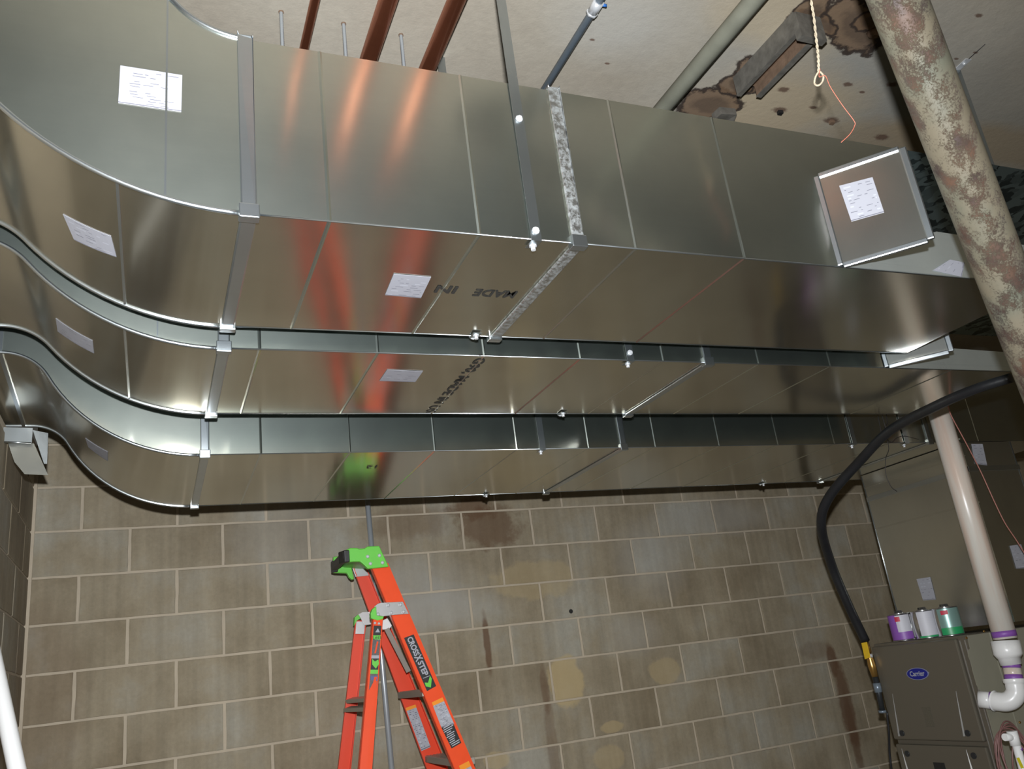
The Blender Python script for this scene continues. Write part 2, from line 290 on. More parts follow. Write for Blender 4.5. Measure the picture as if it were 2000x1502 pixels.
# ------------------------------------------------------------------ mesh helpers
class MB:
    def __init__(s): s.v = []; s.f = []; s.m = []; s.s = []
    def add(s, vs, fs, mi=0, smooth=False):
        o = len(s.v); s.v += [Vector(p) for p in vs]
        for f in fs: s.f.append([i + o for i in f]); s.m.append(mi); s.s.append(smooth)
        return s
    def hexa(s, p, mi=0):   # 8 corners: bottom ring 0-3, top ring 4-7
        return s.add(p, [(0, 3, 2, 1), (4, 5, 6, 7), (0, 1, 5, 4), (1, 2, 6, 5), (2, 3, 7, 6), (3, 0, 4, 7)], mi)
    def box(s, a, b, mi=0):
        (x0, y0, z0), (x1, y1, z1) = a, b
        return s.hexa([(x0, y0, z0), (x1, y0, z0), (x1, y1, z0), (x0, y1, z0), (x0, y0, z1), (x1, y0, z1), (x1, y1, z1), (x0, y1, z1)], mi)
    def bar(s, a, b, wv, hv, mi=0):   # box from a to b with half-vectors wv, hv
        a, b, wv, hv = map(Vector, (a, b, wv, hv))
        return s.hexa([a - wv - hv, a + wv - hv, a + wv + hv, a - wv + hv, b - wv - hv, b + wv - hv, b + wv + hv, b - wv + hv], mi)
    def prism(s, poly, vec, mi=0):    # closed polygon pushed along vec
        n = len(poly); P = [Vector(p) for p in poly]; Q = [p + Vector(vec) for p in P]
        fs = [tuple(range(n))[::-1], tuple(range(n, 2 * n))] + [(i, (i + 1) % n, n + (i + 1) % n, n + i) for i in range(n)]
        return s.add(P + Q, fs, mi)
    def tube(s, pts, r, n=12, mi=0, cap=True, smooth=True):
        pts = [Vector(p) for p in pts]; rs = r if isinstance(r, (list, tuple)) else [r] * len(pts)
        ref = None; V = []
        for i, p in enumerate(pts):
            d = (pts[min(i + 1, len(pts) - 1)] - pts[max(i - 1, 0)])
            if d.length < 1e-9: d = Vector((0, 0, 1))
            d.normalize()
            if ref is None: ref = d.orthogonal()
            ref = (ref - d * ref.dot(d)); ref.normalize(); q = d.cross(ref)
            V += [p + (ref * math.cos(2 * math.pi * k / n) + q * math.sin(2 * math.pi * k / n)) * rs[i] for k in range(n)]
        F = [(i * n + k, i * n + (k + 1) % n, (i + 1) * n + (k + 1) % n, (i + 1) * n + k) for i in range(len(pts) - 1) for k in range(n)]
        s.add(V, F, mi, smooth)
        if cap: s.add(V[:n], [tuple(range(n))[::-1]], mi); s.add(V[-n:], [tuple(range(n))], mi)
        return s
    def grid(s, rows, mi=0, smooth=True):   # rows of equal-length point lists
        n = len(rows[0]); V = [p for r in rows for p in r]
        return s.add(V, [(i * n + k, (i + 1) * n + k, (i + 1) * n + k + 1, i * n + k + 1) for i in range(len(rows) - 1) for k in range(n - 1)], mi, smooth)
    def build(s, name, mats, parent=None, bevel=0.0, fix=True):
        org = parent.matrix_world.translation if parent is not None else Vector()
        me = bpy.data.meshes.new(name); me.from_pydata([tuple(p - ORG.get(parent.name if parent else None, Vector())) for p in s.v], [], s.f)
        for m in (mats if isinstance(mats, (list, tuple)) else [mats]): me.materials.append(M[m] if isinstance(m, str) else m)
        for p, mi, sm in zip(me.polygons, s.m, s.s): p.material_index = mi; p.use_smooth = sm
        if fix:
            import bmesh
            bm = bmesh.new(); bm.from_mesh(me); bmesh.ops.remove_doubles(bm, verts=bm.verts, dist=1e-6); bmesh.ops.recalc_face_normals(bm, faces=bm.faces); bm.to_mesh(me); bm.free()
        me.update()
        o = bpy.data.objects.new(name, me); COL.objects.link(o)
        if parent is not None: o.parent = parent
        ORG[o.name] = ORG.get(parent.name, Vector()) if parent is not None else Vector()
        if bevel:
            md = o.modifiers.new('bevel', 'BEVEL'); md.width = bevel; md.segments = 2; md.limit_method = 'ANGLE'
        return o
ORG = {}
def thing(name, label, cat, loc, group=None):
    o = bpy.data.objects.new(name, None); COL.objects.link(o); o.location = loc; o.empty_display_size = .05
    ORG[o.name] = Vector(loc); o['label'] = label; o['category'] = cat
    if group: o['group'] = group
    return o
def tag(o, label, cat, group=None):
    o['label'] = label; o['category'] = cat
    if group: o['group'] = group
    return o
def struct(o): o['kind'] = 'structure'; return o
def rebase(o, loc):   # put the origin of a single-mesh thing at its base
    loc = Vector(loc); o.data.transform(Matrix.Translation(-loc)); o.location = loc; return o
def catmull(P, k=8):
    P = [Vector(p) for p in P]; Q = [P[0] * 2 - P[1]] + P + [P[-1] * 2 - P[-2]]; out = []
    for i in range(1, len(Q) - 2):
        a, b, c, d = Q[i - 1:i + 3]
        for j in range(k):
            u = j / k; out.append(.5 * ((2 * b) + (c - a) * u + (2 * a - 5 * b + 4 * c - d) * u * u + (3 * b - a - 3 * c + d) * u ** 3))
    return out + [P[-1]]
def text(body, size, origin, xdir, ydir, mat, parent, name='lettering', align='CENTER', shear=0, squeeze=1.0, bold=0.0, depth=.0004, offset=.0006, fit=None):
    cu = bpy.data.curves.new(name, 'FONT'); cu.body = body; cu.size = size; cu.align_x = align; cu.align_y = 'CENTER'; cu.extrude = depth; cu.offset = bold; cu.shear = shear
    cu.resolution_u = 3
    tmp = bpy.data.objects.new('tmp', cu); COL.objects.link(tmp)
    dg = bpy.context.evaluated_depsgraph_get(); me = bpy.data.meshes.new_from_object(tmp.evaluated_get(dg)); me.name = name
    bpy.data.objects.remove(tmp)
    xd = Vector(xdir).normalized(); yd = Vector(ydir); yd = (yd - xd * yd.dot(xd)).normalized(); zd = xd.cross(yd)
    R = Matrix((xd * squeeze, yd, zd)).transposed().to_4x4()
    if fit:
        xs_ = [v.co.x for v in me.vertices]; k_ = fit / (max(xs_) - min(xs_)); me.transform(Matrix.Diagonal((k_, 1, 1, 1)))
    me.transform(Matrix.Translation(Vector(origin) + zd * offset - ORG.get(parent.name, Vector())) @ R)
    me.materials.clear(); me.materials.append(M[mat])
    o = bpy.data.objects.new(name, me); COL.objects.link(o); o.parent = parent; ORG[o.name] = ORG.get(parent.name, Vector()); return o

# ------------------------------------------------------------------ room shell
BW, BH = .4064, .2032
WX = -2.84           # face of the left wall
wall = struct(MB().box((WX, .004, FLOOR), (5.2, .2, CEIL)).build('wall_back', 'mortar'))
wl = struct(MB().box((WX - .2, -9.0, FLOOR), (WX - .004, .2, .235)).build('wall_left', 'mortar'))
struct(MB().box((WX - 2.2, -9.2, FLOOR - .1), (5.4, .2, FLOOR)).build('floor', 'slab'))
struct(MB().box((WX - 2.2, -9.2, CEIL), (5.4, .2, CEIL + .15)).build('ceiling', 'ceiling'))
struct(MB().box((5.2, -9.2, FLOOR), (5.4, .2, CEIL)).build('wall_right', 'rearwall'))
struct(MB().box((WX - 2.2, -9.2, FLOOR), (5.2, -9.0, CEIL)).build('wall_front', 'rearwall'))
struct(MB().box((WX - 2.3, -9.0, FLOOR), (WX - 2.1, .2, CEIL)).build('wall_far_left', 'rearwall'))  # unseen wall closing the space past the broken left wall

def blockmesh(w, h, key, cache={}):
    if key in cache: return cache[key]
    j = .0066; x0, x1, z0, z1 = -w / 2 + j, w / 2 - j, -h / 2 + j * .8, h / 2 - j * .8; c = .004
    rnd = random.Random(hash(key) % 999)
    V = []; 
    for (y, i) in ((.012, 0), (.0, 0), (-.0015, c)):
        n = 4
        ring = []
        for (a, b_) in (((x0 + i, z0 + i), (x1 - i, z0 + i)), ((x1 - i, z0 + i), (x1 - i, z1 - i)), ((x1 - i, z1 - i), (x0 + i, z1 - i)), ((x0 + i, z1 - i), (x0 + i, z0 + i))):
            for k in range(n):
                u = k / n; dx = rnd.uniform(-.0014, .0014); dz = rnd.uniform(-.0014, .0014)
                ring.append((a[0] + (b_[0] - a[0]) * u + dx, y, a[1] + (b_[1] - a[1]) * u + dz))
        V += ring
    m = 16; F = []
    for r in range(2):
        for k in range(m): F.append((r * m + k, r * m + (k + 1) % m, (r + 1) * m + (k + 1) % m, (r + 1) * m + k))
    F.append(tuple(range(2 * m, 3 * m)))
    me = bpy.data.meshes.new('brick'); me.from_pydata(V, [], F); me.materials.append(M['block'])
    import bmesh
    bm = bmesh.new(); bm.from_mesh(me); bmesh.ops.recalc_face_normals(bm, faces=bm.faces)
    bm.to_mesh(me); bm.free(); 
    cache[key] = me; return me
rest = MB(); count = 0
u_left = WX / BW
for r in range(-12, 5):      # course r spans z = r*BH .. (r+1)*BH
    half = (r % 2 == 0)    # joints of course -1 sit on whole numbers
    us = [u_left]; u = -7 + (.5 if half else 0.0)
    if not half: u = -6
    while u < 12.8: us.append(u); u += 1
    us.append(12.79)
    for a, b_ in zip(us, us[1:]):
        if b_ - a < .08: continue
        x0, x1 = a * BW, b_ * BW
        if -9 <= r <= 1 and x1 < 2.75:
            wv = random.randrange(3); key = (round(b_ - a, 2), wv)
            o = bpy.data.objects.new('brick', blockmesh(x1 - x0, BH, key)); COL.objects.link(o); o.parent = wall
            o.location = ((x0 + x1) / 2, random.uniform(-.0012, .0012), (r + .5) * BH); count += 1
        else:
            rest.box((x0 + .005, 0, r * BH + .005), (x1 - .005, .02, (r + 1) * BH - .005))
o = rest.build('brick_field', 'block', wall, fix=False); o['kind'] = 'stuff'
# left wall blocks near the corner, broken away at the top around the ducts
import hashlib
rest = MB()
for r in range(-12, 2):
    ys = [0, -.0]; v = -.2 if r % 2 else -.4
    ys = [0.0]
    while v > -9: ys.append(v); v -= BW
    for y0, y1 in zip(ys, ys[1:]):
        if r >= 1 and y1 < -.6: continue
        if r >= 0 and y1 < -1.3: continue
        if y1 > -1.9 and r >= -9:
            me = blockmesh(y0 - y1, BH, (round(y0 - y1, 2), 7))
            o = bpy.data.objects.new('brick', me); COL.objects.link(o); o.parent = wl
            o.rotation_euler = (0, 0, math.pi / 2); o.location = (WX, (y0 + y1) / 2, (r + .5) * BH)
        else: rest.box((WX - .02, y1 + .005, r * BH + .005), (WX, y0 - .005, (r + 1) * BH - .005))
o = rest.build('brick_field', 'block', wl, fix=False); o['kind'] = 'stuff'
# mortar fillet in the corner
MB().box((WX - .01, -.008, FLOOR), (WX + .014, .014, .40)).build('mortar_fillet', 'mortar', wl)

# bolt hole in the wall
h = at(1115, 1194, Y=-.004); mb = MB(); mb.tube([(h.x, -.006, h.z), (h.x, .004, h.z)], [.012, .010], 9)
mb.build('bolt_hole', 'blackplastic', wall)

# ------------------------------------------------------------------ the three ducts
def W(s, x, y, z): return CAM + (Vector((x, y, z)) - CAM) * s
PI = math.pi
def stations(theta, zb, h, x_end, seg_x):
    """(bottom point, top point) pairs in the XZ plane along the run, right to left"""
    R, r = h + .175, .175
    st = []
    for x in seg_x: st.append(((x, zb), (x, zb + h)))
    cx, cz = -2.175, zb + R
    n = 16
    for i in range(1, n + 1):
        a = theta * i / n; st.append(((cx - R * math.sin(a), cz - R * math.cos(a)), (cx - r * math.sin(a), cz - r * math.cos(a))))
    c2x, c2z = cx - (R + r) * math.sin(theta), cz - (R + r) * math.cos(theta)
    for i in range(n - 1, -1, -1):
        a = theta * i / n; st.append(((c2x + r * math.sin(a), c2z + r * math.cos(a)), (c2x + R * math.sin(a), c2z + R * math.cos(a))))
    lx = c2x; lz = st[-1][0][1]
    st.append(((lx - .3, lz), (lx - .3, lz + h))); st.append(((x_end, lz), (x_end, lz + h)))
    return st, lx, lz
ZB = .081; HH = .432
def duct(label, s, yf, yb, theta, xr, beads, joints, open_from=None, oxid=()):
    t = thing('air_duct', label, 'duct', W(s, -1.2, (yf + yb) / 2, ZB), 'rectangular ducts')
    xs = [xr - .025 * i for i in range(int((xr + 2.175) / .025) + 1)] + [-2.175]
    st, lx, lz = stations(theta, ZB, HH, -4.3, xs)
    marks = sorted(beads + joints + [xr, open_from or xr]); jit = random.Random(int(s * 1000))
    amps = {}
    def pil(x):     # pillowing between beads
        for a, b_ in zip(marks, marks[1:]):
            if a <= x <= b_:
                k = amps.setdefault((a, b_), jit.uniform(.0004, .0007) * jit.choice((1, 1, -1)))
                return k * math.sin(PI * (x - a) / (b_ - a)) if b_ > a else 0
        return 0
    # underside
    NY = 12; rows = []
    for (b_, tp) in st:
        k = pil(b_[0]); rows.append([W(s, b_[0], yf + (yb - yf) * j / NY, b_[1] - k * math.sin(PI * j / NY)) for j in range(NY + 1)])
    MB().grid(rows).build('underside', 'bottom', t)
    # front face
    NZ = 10; rows = []; rows2 = []
    for (b_, tp) in st:
        if open_from is not None and b_[0] > open_from: continue
        k = pil(b_[0]); rows.append([W(s, b_[0] + (tp[0] - b_[0]) * j / NZ, yf - k * math.sin(PI * j / NZ), b_[1] + (tp[1] - b_[1]) * j / NZ) for j in range(NZ + 1)])
    MB().grid(rows).build('front_face', 'face', t)
    mb = MB()
    mb.grid([[W(s, b_[0], yb, b_[1]), W(s, tp[0], yb, tp[1])] for b_, tp in st], smooth=False)
    mb.build('back_face', 'spangle' if open_from is not None else 'body', t)
    mb = MB(); tops = st
    if open_from is not None: tops = [((xr + .9, ZB), (xr + .9, ZB + HH))] + st
    mb.grid([[W(s, tp[0], yf, tp[1]), W(s, tp[0], yb, tp[1])] for b_, tp in tops], smooth=True)
    mb.build('top_face', 'spangle' if open_from is not None else 'body', t)
    # pressed beads, one ring each
    def ring(x, wd, hgt, name, mat, tabs=True, mi=0):
        mb = MB(); y0, y1, z0, z1 = yf, yb, ZB, ZB + HH
        o_ = hgt
        fr = not (open_from is not None and x > open_from)
        def q(a, b_): mb.box(W(s, *a), W(s, *b_))
        q((x - wd / 2, y0 - o_, z0 - o_), (x + wd / 2, y1 + o_, z0 - .0002))
        if fr: q((x - wd / 2, y0 - o_, z0 - o_), (x + wd / 2, y0 - .0002, z1 + o_))
        q((x - wd / 2, y0 - o_, z1 + .0002), (x + wd / 2, y1 + o_, z1 + o_))
        q((x - wd / 2, y1 + .0002, z0 - o_), (x + wd / 2, y1 + o_, z1 + o_))
        return mb.build(name, mat, t, bevel=hgt * .45)
    for x in beads:
        mb = MB(); wd = .0045; hg = .0022
        def rid(P, n):   # triangular ridge along path P with outward n
            pass
        ys = [yf, yb]
        # underside ridge
        mb.add([W(s, x - wd, yf, ZB - .0001), W(s, x, yf, ZB - hg), W(s, x + wd, yf, ZB - .0001), W(s, x - wd, yb, ZB - .0001), W(s, x, yb, ZB - hg), W(s, x + wd, yb, ZB - .0001)], [(0, 1, 4, 3), (1, 2, 5, 4), (0, 3, 5, 2), (0, 2, 1), (3, 4, 5)])
        if not (open_from is not None and x > open_from):
            mb.add([W(s, x - wd, yf - .0001, ZB), W(s, x, yf - hg, ZB), W(s, x + wd, yf - .0001, ZB), W(s, x - wd, yf - .0001, ZB + HH), W(s, x, yf - hg, ZB + HH), W(s, x + wd, yf - .0001, ZB + HH)], [(0, 1, 4, 3), (1, 2, 5, 4), (0, 3, 5, 2), (0, 2, 1), (3, 4, 5)])
        mb.build('pressed_bead', 'face', t, fix=True)
    for i, x in enumerate(joints):
        c = ring(x, .032, .0075, 'joint_cleat', 'trim_oxid' if i in oxid else 'trim')
        # folded tabs of the drive cleat at the lower corners
        for (yy, nm) in ((yf, -1), (yb, 1)):
            mb = MB(); a = W(s, x - .02, yy + nm * .012, ZB - .014); b_ = W(s, x + .02, yy - nm * .012, ZB + .018)
            mb.box((a.x, min(a.y, b_.y), a.z), (b_.x, max(a.y, b_.y), b_.z)); mb.build('cleat_tab', 'trim', c, bevel=.002)
    # lock seams along the lower corners (round the elbow they stand proud)
    for yy, nm in ((yf, -1), (yb, 1)):
        el = [W(s, b_[0], yy + nm * .001, b_[1] - .001) for b_, tp in st if b_[0] <= -2.17]
        MB().tube(el, .0052, 8).build('lock_seam', 'trim', t)
        if not (nm == -1 and open_from is not None):
            MB().tube([W(s, -2.17, yy, ZB), W(s, xr, yy, ZB)], .0018, 6).build('corner_seam', 'trim', t)
        else: MB().tube([W(s, -2.17, yy, ZB), W(s, xr, yy, ZB)], .0022, 6).build('corner_seam', 'trim', t)
    el = [W(s, tp[0], yf - .001, tp[1] + .001) for b_, tp in st if b_[0] <= -2.17]
    MB().tube(el, .0052, 8).build('lock_seam', 'trim', t)
    return t, lx, lz

S1, S2, S3 = .935, .91, .83
d1, lx1, lz1 = duct('front galvanised duct nearest the camera, curving up at its left end', S1, -2.72, -2.165, math.radians(49), .20,
          [-2.010, -1.678, -1.274, -.952], [-2.170, -1.432], open_from=-.625, oxid=(1,))
d2, lx2, lz2 = duct('middle galvanised duct of the three, seen between the front and rear ones', S2, -2.016, -1.452, math.radians(51), .96,
          [-2.074, -1.741, -1.408, -1.075, -.76, -.36, -.03, .60], [-2.168, -.580], open_from=.258)
d3, lx3, lz3 = duct('rear and lowest galvanised duct, running just above the bare block wall', S3, -.945, -.05, math.radians(61), 2.75,
          [-1.954, -1.603, -1.240, -.859, -.500, -.140, .229, .594, .968, 1.36, 2.05], [-2.161, -.317, 1.66])

# seam lines on the elbows
def seg_on(s, yf, yb, x, z, dz, name, par):
    pass
def elbow_seam(t, s, yf, yb, theta, ang, ang2):
    R, r = HH + .175, .175
    cx, cz = -2.175, ZB + R
    p0 = (cx - R * math.sin(ang), cz - R * math.cos(ang))
    a = W(s, p0[0], yf, p0[1] - .0012); b_ = W(s, p0[0], yb, p0[1] - .0012)
    MB().bar(a, b_, (.0025, 0, 0), (0, 0, .0012)).build('seam_line', 'trim', t)
    x = cx - R * math.sin(ang2); zb = cz - R * math.cos(ang2); zt = cz - math.sqrt(max(r * r - (cx - x) ** 2, 0)) if (cx - x) < r else ZB + HH + .25
    MB().bar(W(s, x, yf - .001, zb), W(s, x, yf - .001, zt), (.0018, 0, 0), (0, .001, 0)).build('seam_line', 'trim', t)
elbow_seam(d1, S1, -2.72, -2.165, 0, math.asin(.235 / .607), math.asin(.150 / .607))
elbow_seam(d2, S2, -2.016, -1.452, 0, math.asin(.24 / .607), math.asin(.16 / .607))
# rear duct: seam of the next fitting past the offset
MB().bar(W(S3, lx3 - .005, -.945, lz3 - .003), W(S3, lx3 - .03, -.05, lz3 - .003), (.006, 0, 0), (0, 0, .003)).build('seam_line', 'trim', d3)
MB().bar(W(S3, lx3 - .005, -.949, lz3), W(S3, lx3 - .005, -.949, lz3 + HH), (.006, 0, 0), (0, .003, 0)).build('seam_line', 'trim', d3)

# open end of the front and middle ducts: lip, angled side panel, loose label
def open_end(t, s, yf, x0, lab, hlip, xe, ztop):
    # remaining lower strip of the front face, folded at its foot
    p = [(x0 + .012, ZB), (xe, ZB), (xe, ZB + hlip * .92), (x0 + (xe - x0) * .50, ZB + hlip), (x0 + (xe - x0) * .44, ZB + hlip * .9), (x0 + .012, ZB + .030)]
    mb = MB(); mb.prism([W(s, a, yf, b_) for a, b_ in p], (0, .0025, 0)); mb.build('lip_strip', 'lip', t)
    MB().box(W(s, x0 + .01, yf - .006, ZB), W(s, xe, yf - .0002, ZB + .022)).build('folded_hem', 'lip', t, bevel=.002)
    MB().prism([W(s, a, yf, b_) for a, b_ in ((x0, ZB + .15), (x0 + .12, ZB + .15), (x0 + .39, ZB + HH * .8), (x0 + .40, ZB + HH), (x0, ZB + HH))], (0, .0025, 0)).build('upper_strip', 'face', t)
    # panel standing out to the room at about fifty degrees
    a = W(s, x0, yf - .004, ZB + .003); q = W(s, x0 + .139, yf - .166, ZB + .003); up = Vector((0, 0, (ztop - ZB) * s))
    n = (q - a).cross(up).normalized(); e = (q - a).normalized()
    mb = MB(); mb.bar(a + up / 2, q + up / 2, up / 2, n * .0012); pn = mb.build('side_panel', 'body', t)
    for zz in (0, 1): MB().bar(a + up * zz, q + up * zz, (0, 0, .0075), n * .006).build('panel_hem', 'trim', pn, bevel=.003)
    MB().bar(q + e * .007, q + e * .007 + up, e * .009, n * .006).build('panel_edge_cleat', 'trim', pn, bevel=.003)
    MB().bar(a - e * .006, a - e * .006 + up, e * .008, n * .007).build('panel_edge_cleat', 'trim', pn, bevel=.003)
    return a, q, up, n, e
e1 = open_end(d1, S1, -2.72, -.625, 1, .150, .20, .362)
e2 = open_end(d2, S2, -2.016, .258, 1, .095, .96, .362)

# paper labels stuck on the sheet metal (white sheet + rows of print), each a part
def sticker(parent, c4, seed, n_lines=7, curl=0, mat='paper', bend=None):
    """c4: four corners on the surface (world), in order; outward offset from the last arg"""
    A, B, C_, D = [Vector(c) for c in c4]
    nrm = (B - A).cross(D - A).normalized()
    if nrm.dot(CAM - A) < 0: nrm = -nrm
    mb = MB(); up = nrm * .0012
    def pt(u, v, h=0):
        p = (A * (1 - u) + B * u) * (1 - v) + (D * (1 - u) + C_ * u) * v
        if bend is None: return p + nrm * (h * .45)
        c = W(bend, -2.175, 0, ZB + HH + .175); r = Vector((p.x - c.x, 0, p.z - c.z)).normalized() * ((HH + .175) * bend + .0004 + h * .5)
        return Vector((c.x, p.y, c.z)) + r
    K = 1 if bend is None else 10
    for k in range(K):
        a_, b2 = k / K, (k + 1) / K
        mb.hexa([pt(a_, 0, .0), pt(b2, 0, .0), pt(b2, 1, .0), pt(a_, 1, .0), pt(a_, 0, .0012), pt(b2, 0, .0012), pt(b2, 1, .0012), pt(a_, 1, .0012)], 0)
    rnd = random.Random(seed)
    n_lines = int(n_lines * 1.5)
    for i in range(n_lines):
        v = .08 + .84 * i / (n_lines - 1); u = rnd.uniform(.05, .25)
        while u < .9:
            wd = rnd.uniform(.05, .22); 
            if rnd.random() < .68:
                hh = rnd.choice((.010, .012, .03)); m = 1 if hh < .02 else 2
                u1 = min(u + wd, .94)
                mb.add([pt(u, v, .0016), pt(u1, v, .0016), pt(u1, v + hh * 1.3, .0016), pt(u, v + hh * 1.3, .0016)], [(0, 1, 2, 3)], m)
            u += wd + rnd.uniform(.03, .2)
    for k in range(K): mb.add([pt(k / K, .965, .0016), pt((k + 1) / K, .965, .0016), pt((k + 1) / K, .985, .0016), pt(k / K, .985, .0016)], [(0, 1, 2, 3)], 1)
    return mb.build('paper_label', [mat, 'ink', 'ink_pale'], parent, fix=False)
Y1 = W(S1, 0, -2.72, 0).y - .0009; Y1b = W(S1, 0, -2.165, 0).y
Z1 = W(S1, 0, 0, ZB).z - .0008; Z2 = W(S2, 0, 0, ZB).z - .0008; Z3 = W(S3, 0, 0, ZB).z - .002
Y2 = W(S2, 0, -2.016, 0).y; Y3 = W(S3, 0, -.945, 0).y
sticker(d1, [at(235, 128, Y=Y1), at(356, 147, Y=Y1), at(354, 219, Y=Y1), at(231, 201, Y=Y1)], 1, 9)
def onbottom(s, x, y, zadd=0):   # point of the view ray on the curved underside of duct s (front arc)
    d = ray(x, y); R = (HH + .175) * s
    c = W(s, -2.175, 0, ZB + HH + .175)
    ox, oz = CAM.x - c.x, CAM.z - c.z
    a = d.x ** 2 + d.z ** 2; b_ = 2 * (ox * d.x + oz * d.z); cc = ox * ox + oz * oz - (R + .0018) ** 2
    k = (-b_ - math.sqrt(b_ * b_ - 4 * a * cc)) / (2 * a); return CAM + d * k
sticker(d1, [onbottom(S1, 122, 419), onbottom(S1, 216, 462), onbottom(S1, 227, 503), onbottom(S1, 144, 469)], 2, 7, bend=S1)
sticker(d2, [onbottom(S2, 108, 622), onbottom(S2, 180, 666), onbottom(S2, 183, 691), onbottom(S2, 112, 648)], 3, 5, bend=S2)
sticker(d3, [onbottom(S3, 166, 856), onbottom(S3, 210, 883), onbottom(S3, 210, 901), onbottom(S3, 172, 874)], 4, 4, bend=S3)
sticker(d1, [at(769, 535, Z=Z1), at(842, 541, Z=Z1), at(822, 582, Z=Z1), at(752, 576, Z=Z1)], 5, 7)
sticker(d2, [at(756, 722, Z=Z2), at(826, 725, Z=Z2), at(811, 746, Z=Z2), at(741, 744, Z=Z2)], 6, 5)
# label on the angled panel
def onplane(x, y, p0, n):
    d = ray(x, y); return CAM + d * ((p0 - CAM).dot(n) / d.dot(n))
a, q, up, n, e = e1
nn = n if n.dot(CAM - a) > 0 else -n; p0 = a + nn * .0015
sticker(d1, [onplane(1639, 363, p0, nn), onplane(1704, 346, p0, nn), onplane(1727, 415, p0, nn), onplane(1663, 433, p0, nn)], 8, 8)
yl = W(S1, 0, -2.72, 0).y - .007
sticker(d1, [at(1822, 528, Y=yl), at(1855, 507, Y=yl), at(1884, 513, Y=yl), at(1878, 541, Y=yl)], 9, 3)
# stencilled lettering on the undersides
pa = at(968, 573, Z=Z1); text('MADE', .050, pa, (-1, 0, 0), (0, 1, 0), 'stencil', d1, fit=(at(926, 573, Z=Z1) - at(1010, 573, Z=Z1)).length, bold=.0012, depth=.0001)
pa = at(872, 565, Z=Z1); text('IN', .050, pa, (-1, 0, 0), (0, 1, 0), 'stencil', d1, fit=(at(851, 565, Z=Z1) - at(893, 565, Z=Z1)).length, bold=.0012, depth=.0001)
pa = at(948, 692, Z=Z2); pb = at(838, 806, Z=Z2); dr = pb - pa
text(', G90, MADE IN US', .046, pa + dr * .5, dr, (1, 0, 0), 'stencil', d2, fit=dr.length, bold=.0006, depth=.0001)
text('12', .05, at(728, 912, Z=Z3), (-1, 0, 0), (0, 1, 0), 'stencil', d3)

# hanger straps
def strap(label, s, X, front, yf, yb, ztop=None, foot=.035, wd=.0245, scr=(.0,), lean=0.0):
    yy = yf if front else yb; sg = -1 if front else 1
    p = W(s, X, yy, ZB); yo = p.y + sg * .0045
    t = thing('hanger_strap', label, 'strap', (p.x, yo, CEIL), 'hanger straps')
    mb = MB(); hw = wd / 2
    mb.bar((p.x, yo, p.z - .004), (p.x + lean, yo, CEIL), (hw, 0, 0), (0, .0008, 0))
    mb.bar((p.x, yo - sg * -.0008, p.z - .0045), (p.x, yo - sg * foot, p.z - .0045), (hw, 0, 0), (0, 0, .0008))
    mb.build('strap_band', 'strap', t)
    for dz in scr:
        c = Vector((p.x, yo + sg * .001, p.z + dz)); m2 = MB(); m2.tube([c, c + Vector((0, sg * .003, 0))], .0085, 8); m2.tube([c + Vector((0, sg * .003, 0)), c + Vector((0, sg * .008, 0))], .0055, 6); m2.build('screw', 'bright', t)
    c = Vector((p.x, yo - sg * foot * .6, p.z - .005)); m2 = MB(); m2.tube([c, c - Vector((0, 0, .003))], .0085, 8); m2.tube([c - Vector((0, 0, .003)), c - Vector((0, 0, .012))], .0055, 6); m2.build('screw', 'bright', t)
    return t
def Xof(x, y, s, Y=None): 
    p = at(x, y, Z=W(s, 0, 0, ZB).z); return (p.x - CAM.x) / s + CAM.x
strap('long hanger strap down the front of the nearest duct, with bright screws', S1, -1.541, True, -2.72, -2.165, scr=(.018, .325 * S1))
strap('strap foot with a screw under the rear edge of the nearest duct', S1, Xof(926, 655, S1), False, -2.72, -2.165)
strap('hanger strap crossing the narrow face of the middle duct', S2, Xof(1230, 704, S2), True, -2.016, -1.452, scr=(.022,))
strap('strap foot with a screw under the rear edge of the middle duct', S2, Xof(1095, 808, S2), False, -2.016, -1.452)
strap('hanger strap on the rear duct face, left of its middle joint', S3, Xof(1062, 875, S3), True, -.945, -.05, scr=())
strap('strap foot with a screw on the rear duct edge above the rust-stained blocks', S3, Xof(942, 969, S3), False, -.945, -.05)
strap('pale hanger strap on the rear duct face, left of the dark wires', S3, Xof(1669, 866, S3), True, -.945, -.05, scr=())
strap('strap foot on the rear duct edge near the black hose', S3, Xof(1485, 945, S3), False, -.945, -.05)
strap('hanger strap on the rear duct face between the wires and the vent pipe', S3, Xof(1783, 860, S3), True, -.945, -.05, scr=())

# sheet-metal end bracket hanging at the left wall
t = thing('duct_bracket', 'folded galvanised bracket hanging at the left wall under the rear duct', 'bracket', at(40, 850, Y=-.85))
yb_ = -.88
mb = MB(); P = [at(0, 834, Y=yb_), at(64, 836, Y=yb_), at(62, 864, Y=yb_), at(0, 862, Y=yb_)]; mb.prism(P, (0, .003, 0)); mb.build('flange', 'trim', t)
mb = MB(); P = [at(16, 866, Y=yb_ + .02), at(66, 866, Y=yb_ + .02), at(94, 928, Y=yb_ + .02), at(48, 926, Y=yb_ + .02), at(28, 902, Y=yb_ + .02)]; mb.prism(P, (0, .002, 0)); mb.build('hanging_flap', 'body', t)
mb = MB(); P = [at(64, 840, Y=yb_ + .03), at(94, 846, Y=yb_ + .03), at(92, 906, Y=yb_ + .03), at(86, 906, Y=yb_ + .03)]; mb.prism(P, (0, .002, 0)); mb.build('side_web', 'trim', t)
MB().tube([at(0, 863, Y=yb_ - .004), at(61, 865, Y=yb_ - .004)], .003, 6).build('hem', 'trim', t)

M['rusty'] = plain('rusted_steel', (.20, .13, .085), .7, .2, bump=.6, bscale=50, var=.55, vscale=28)
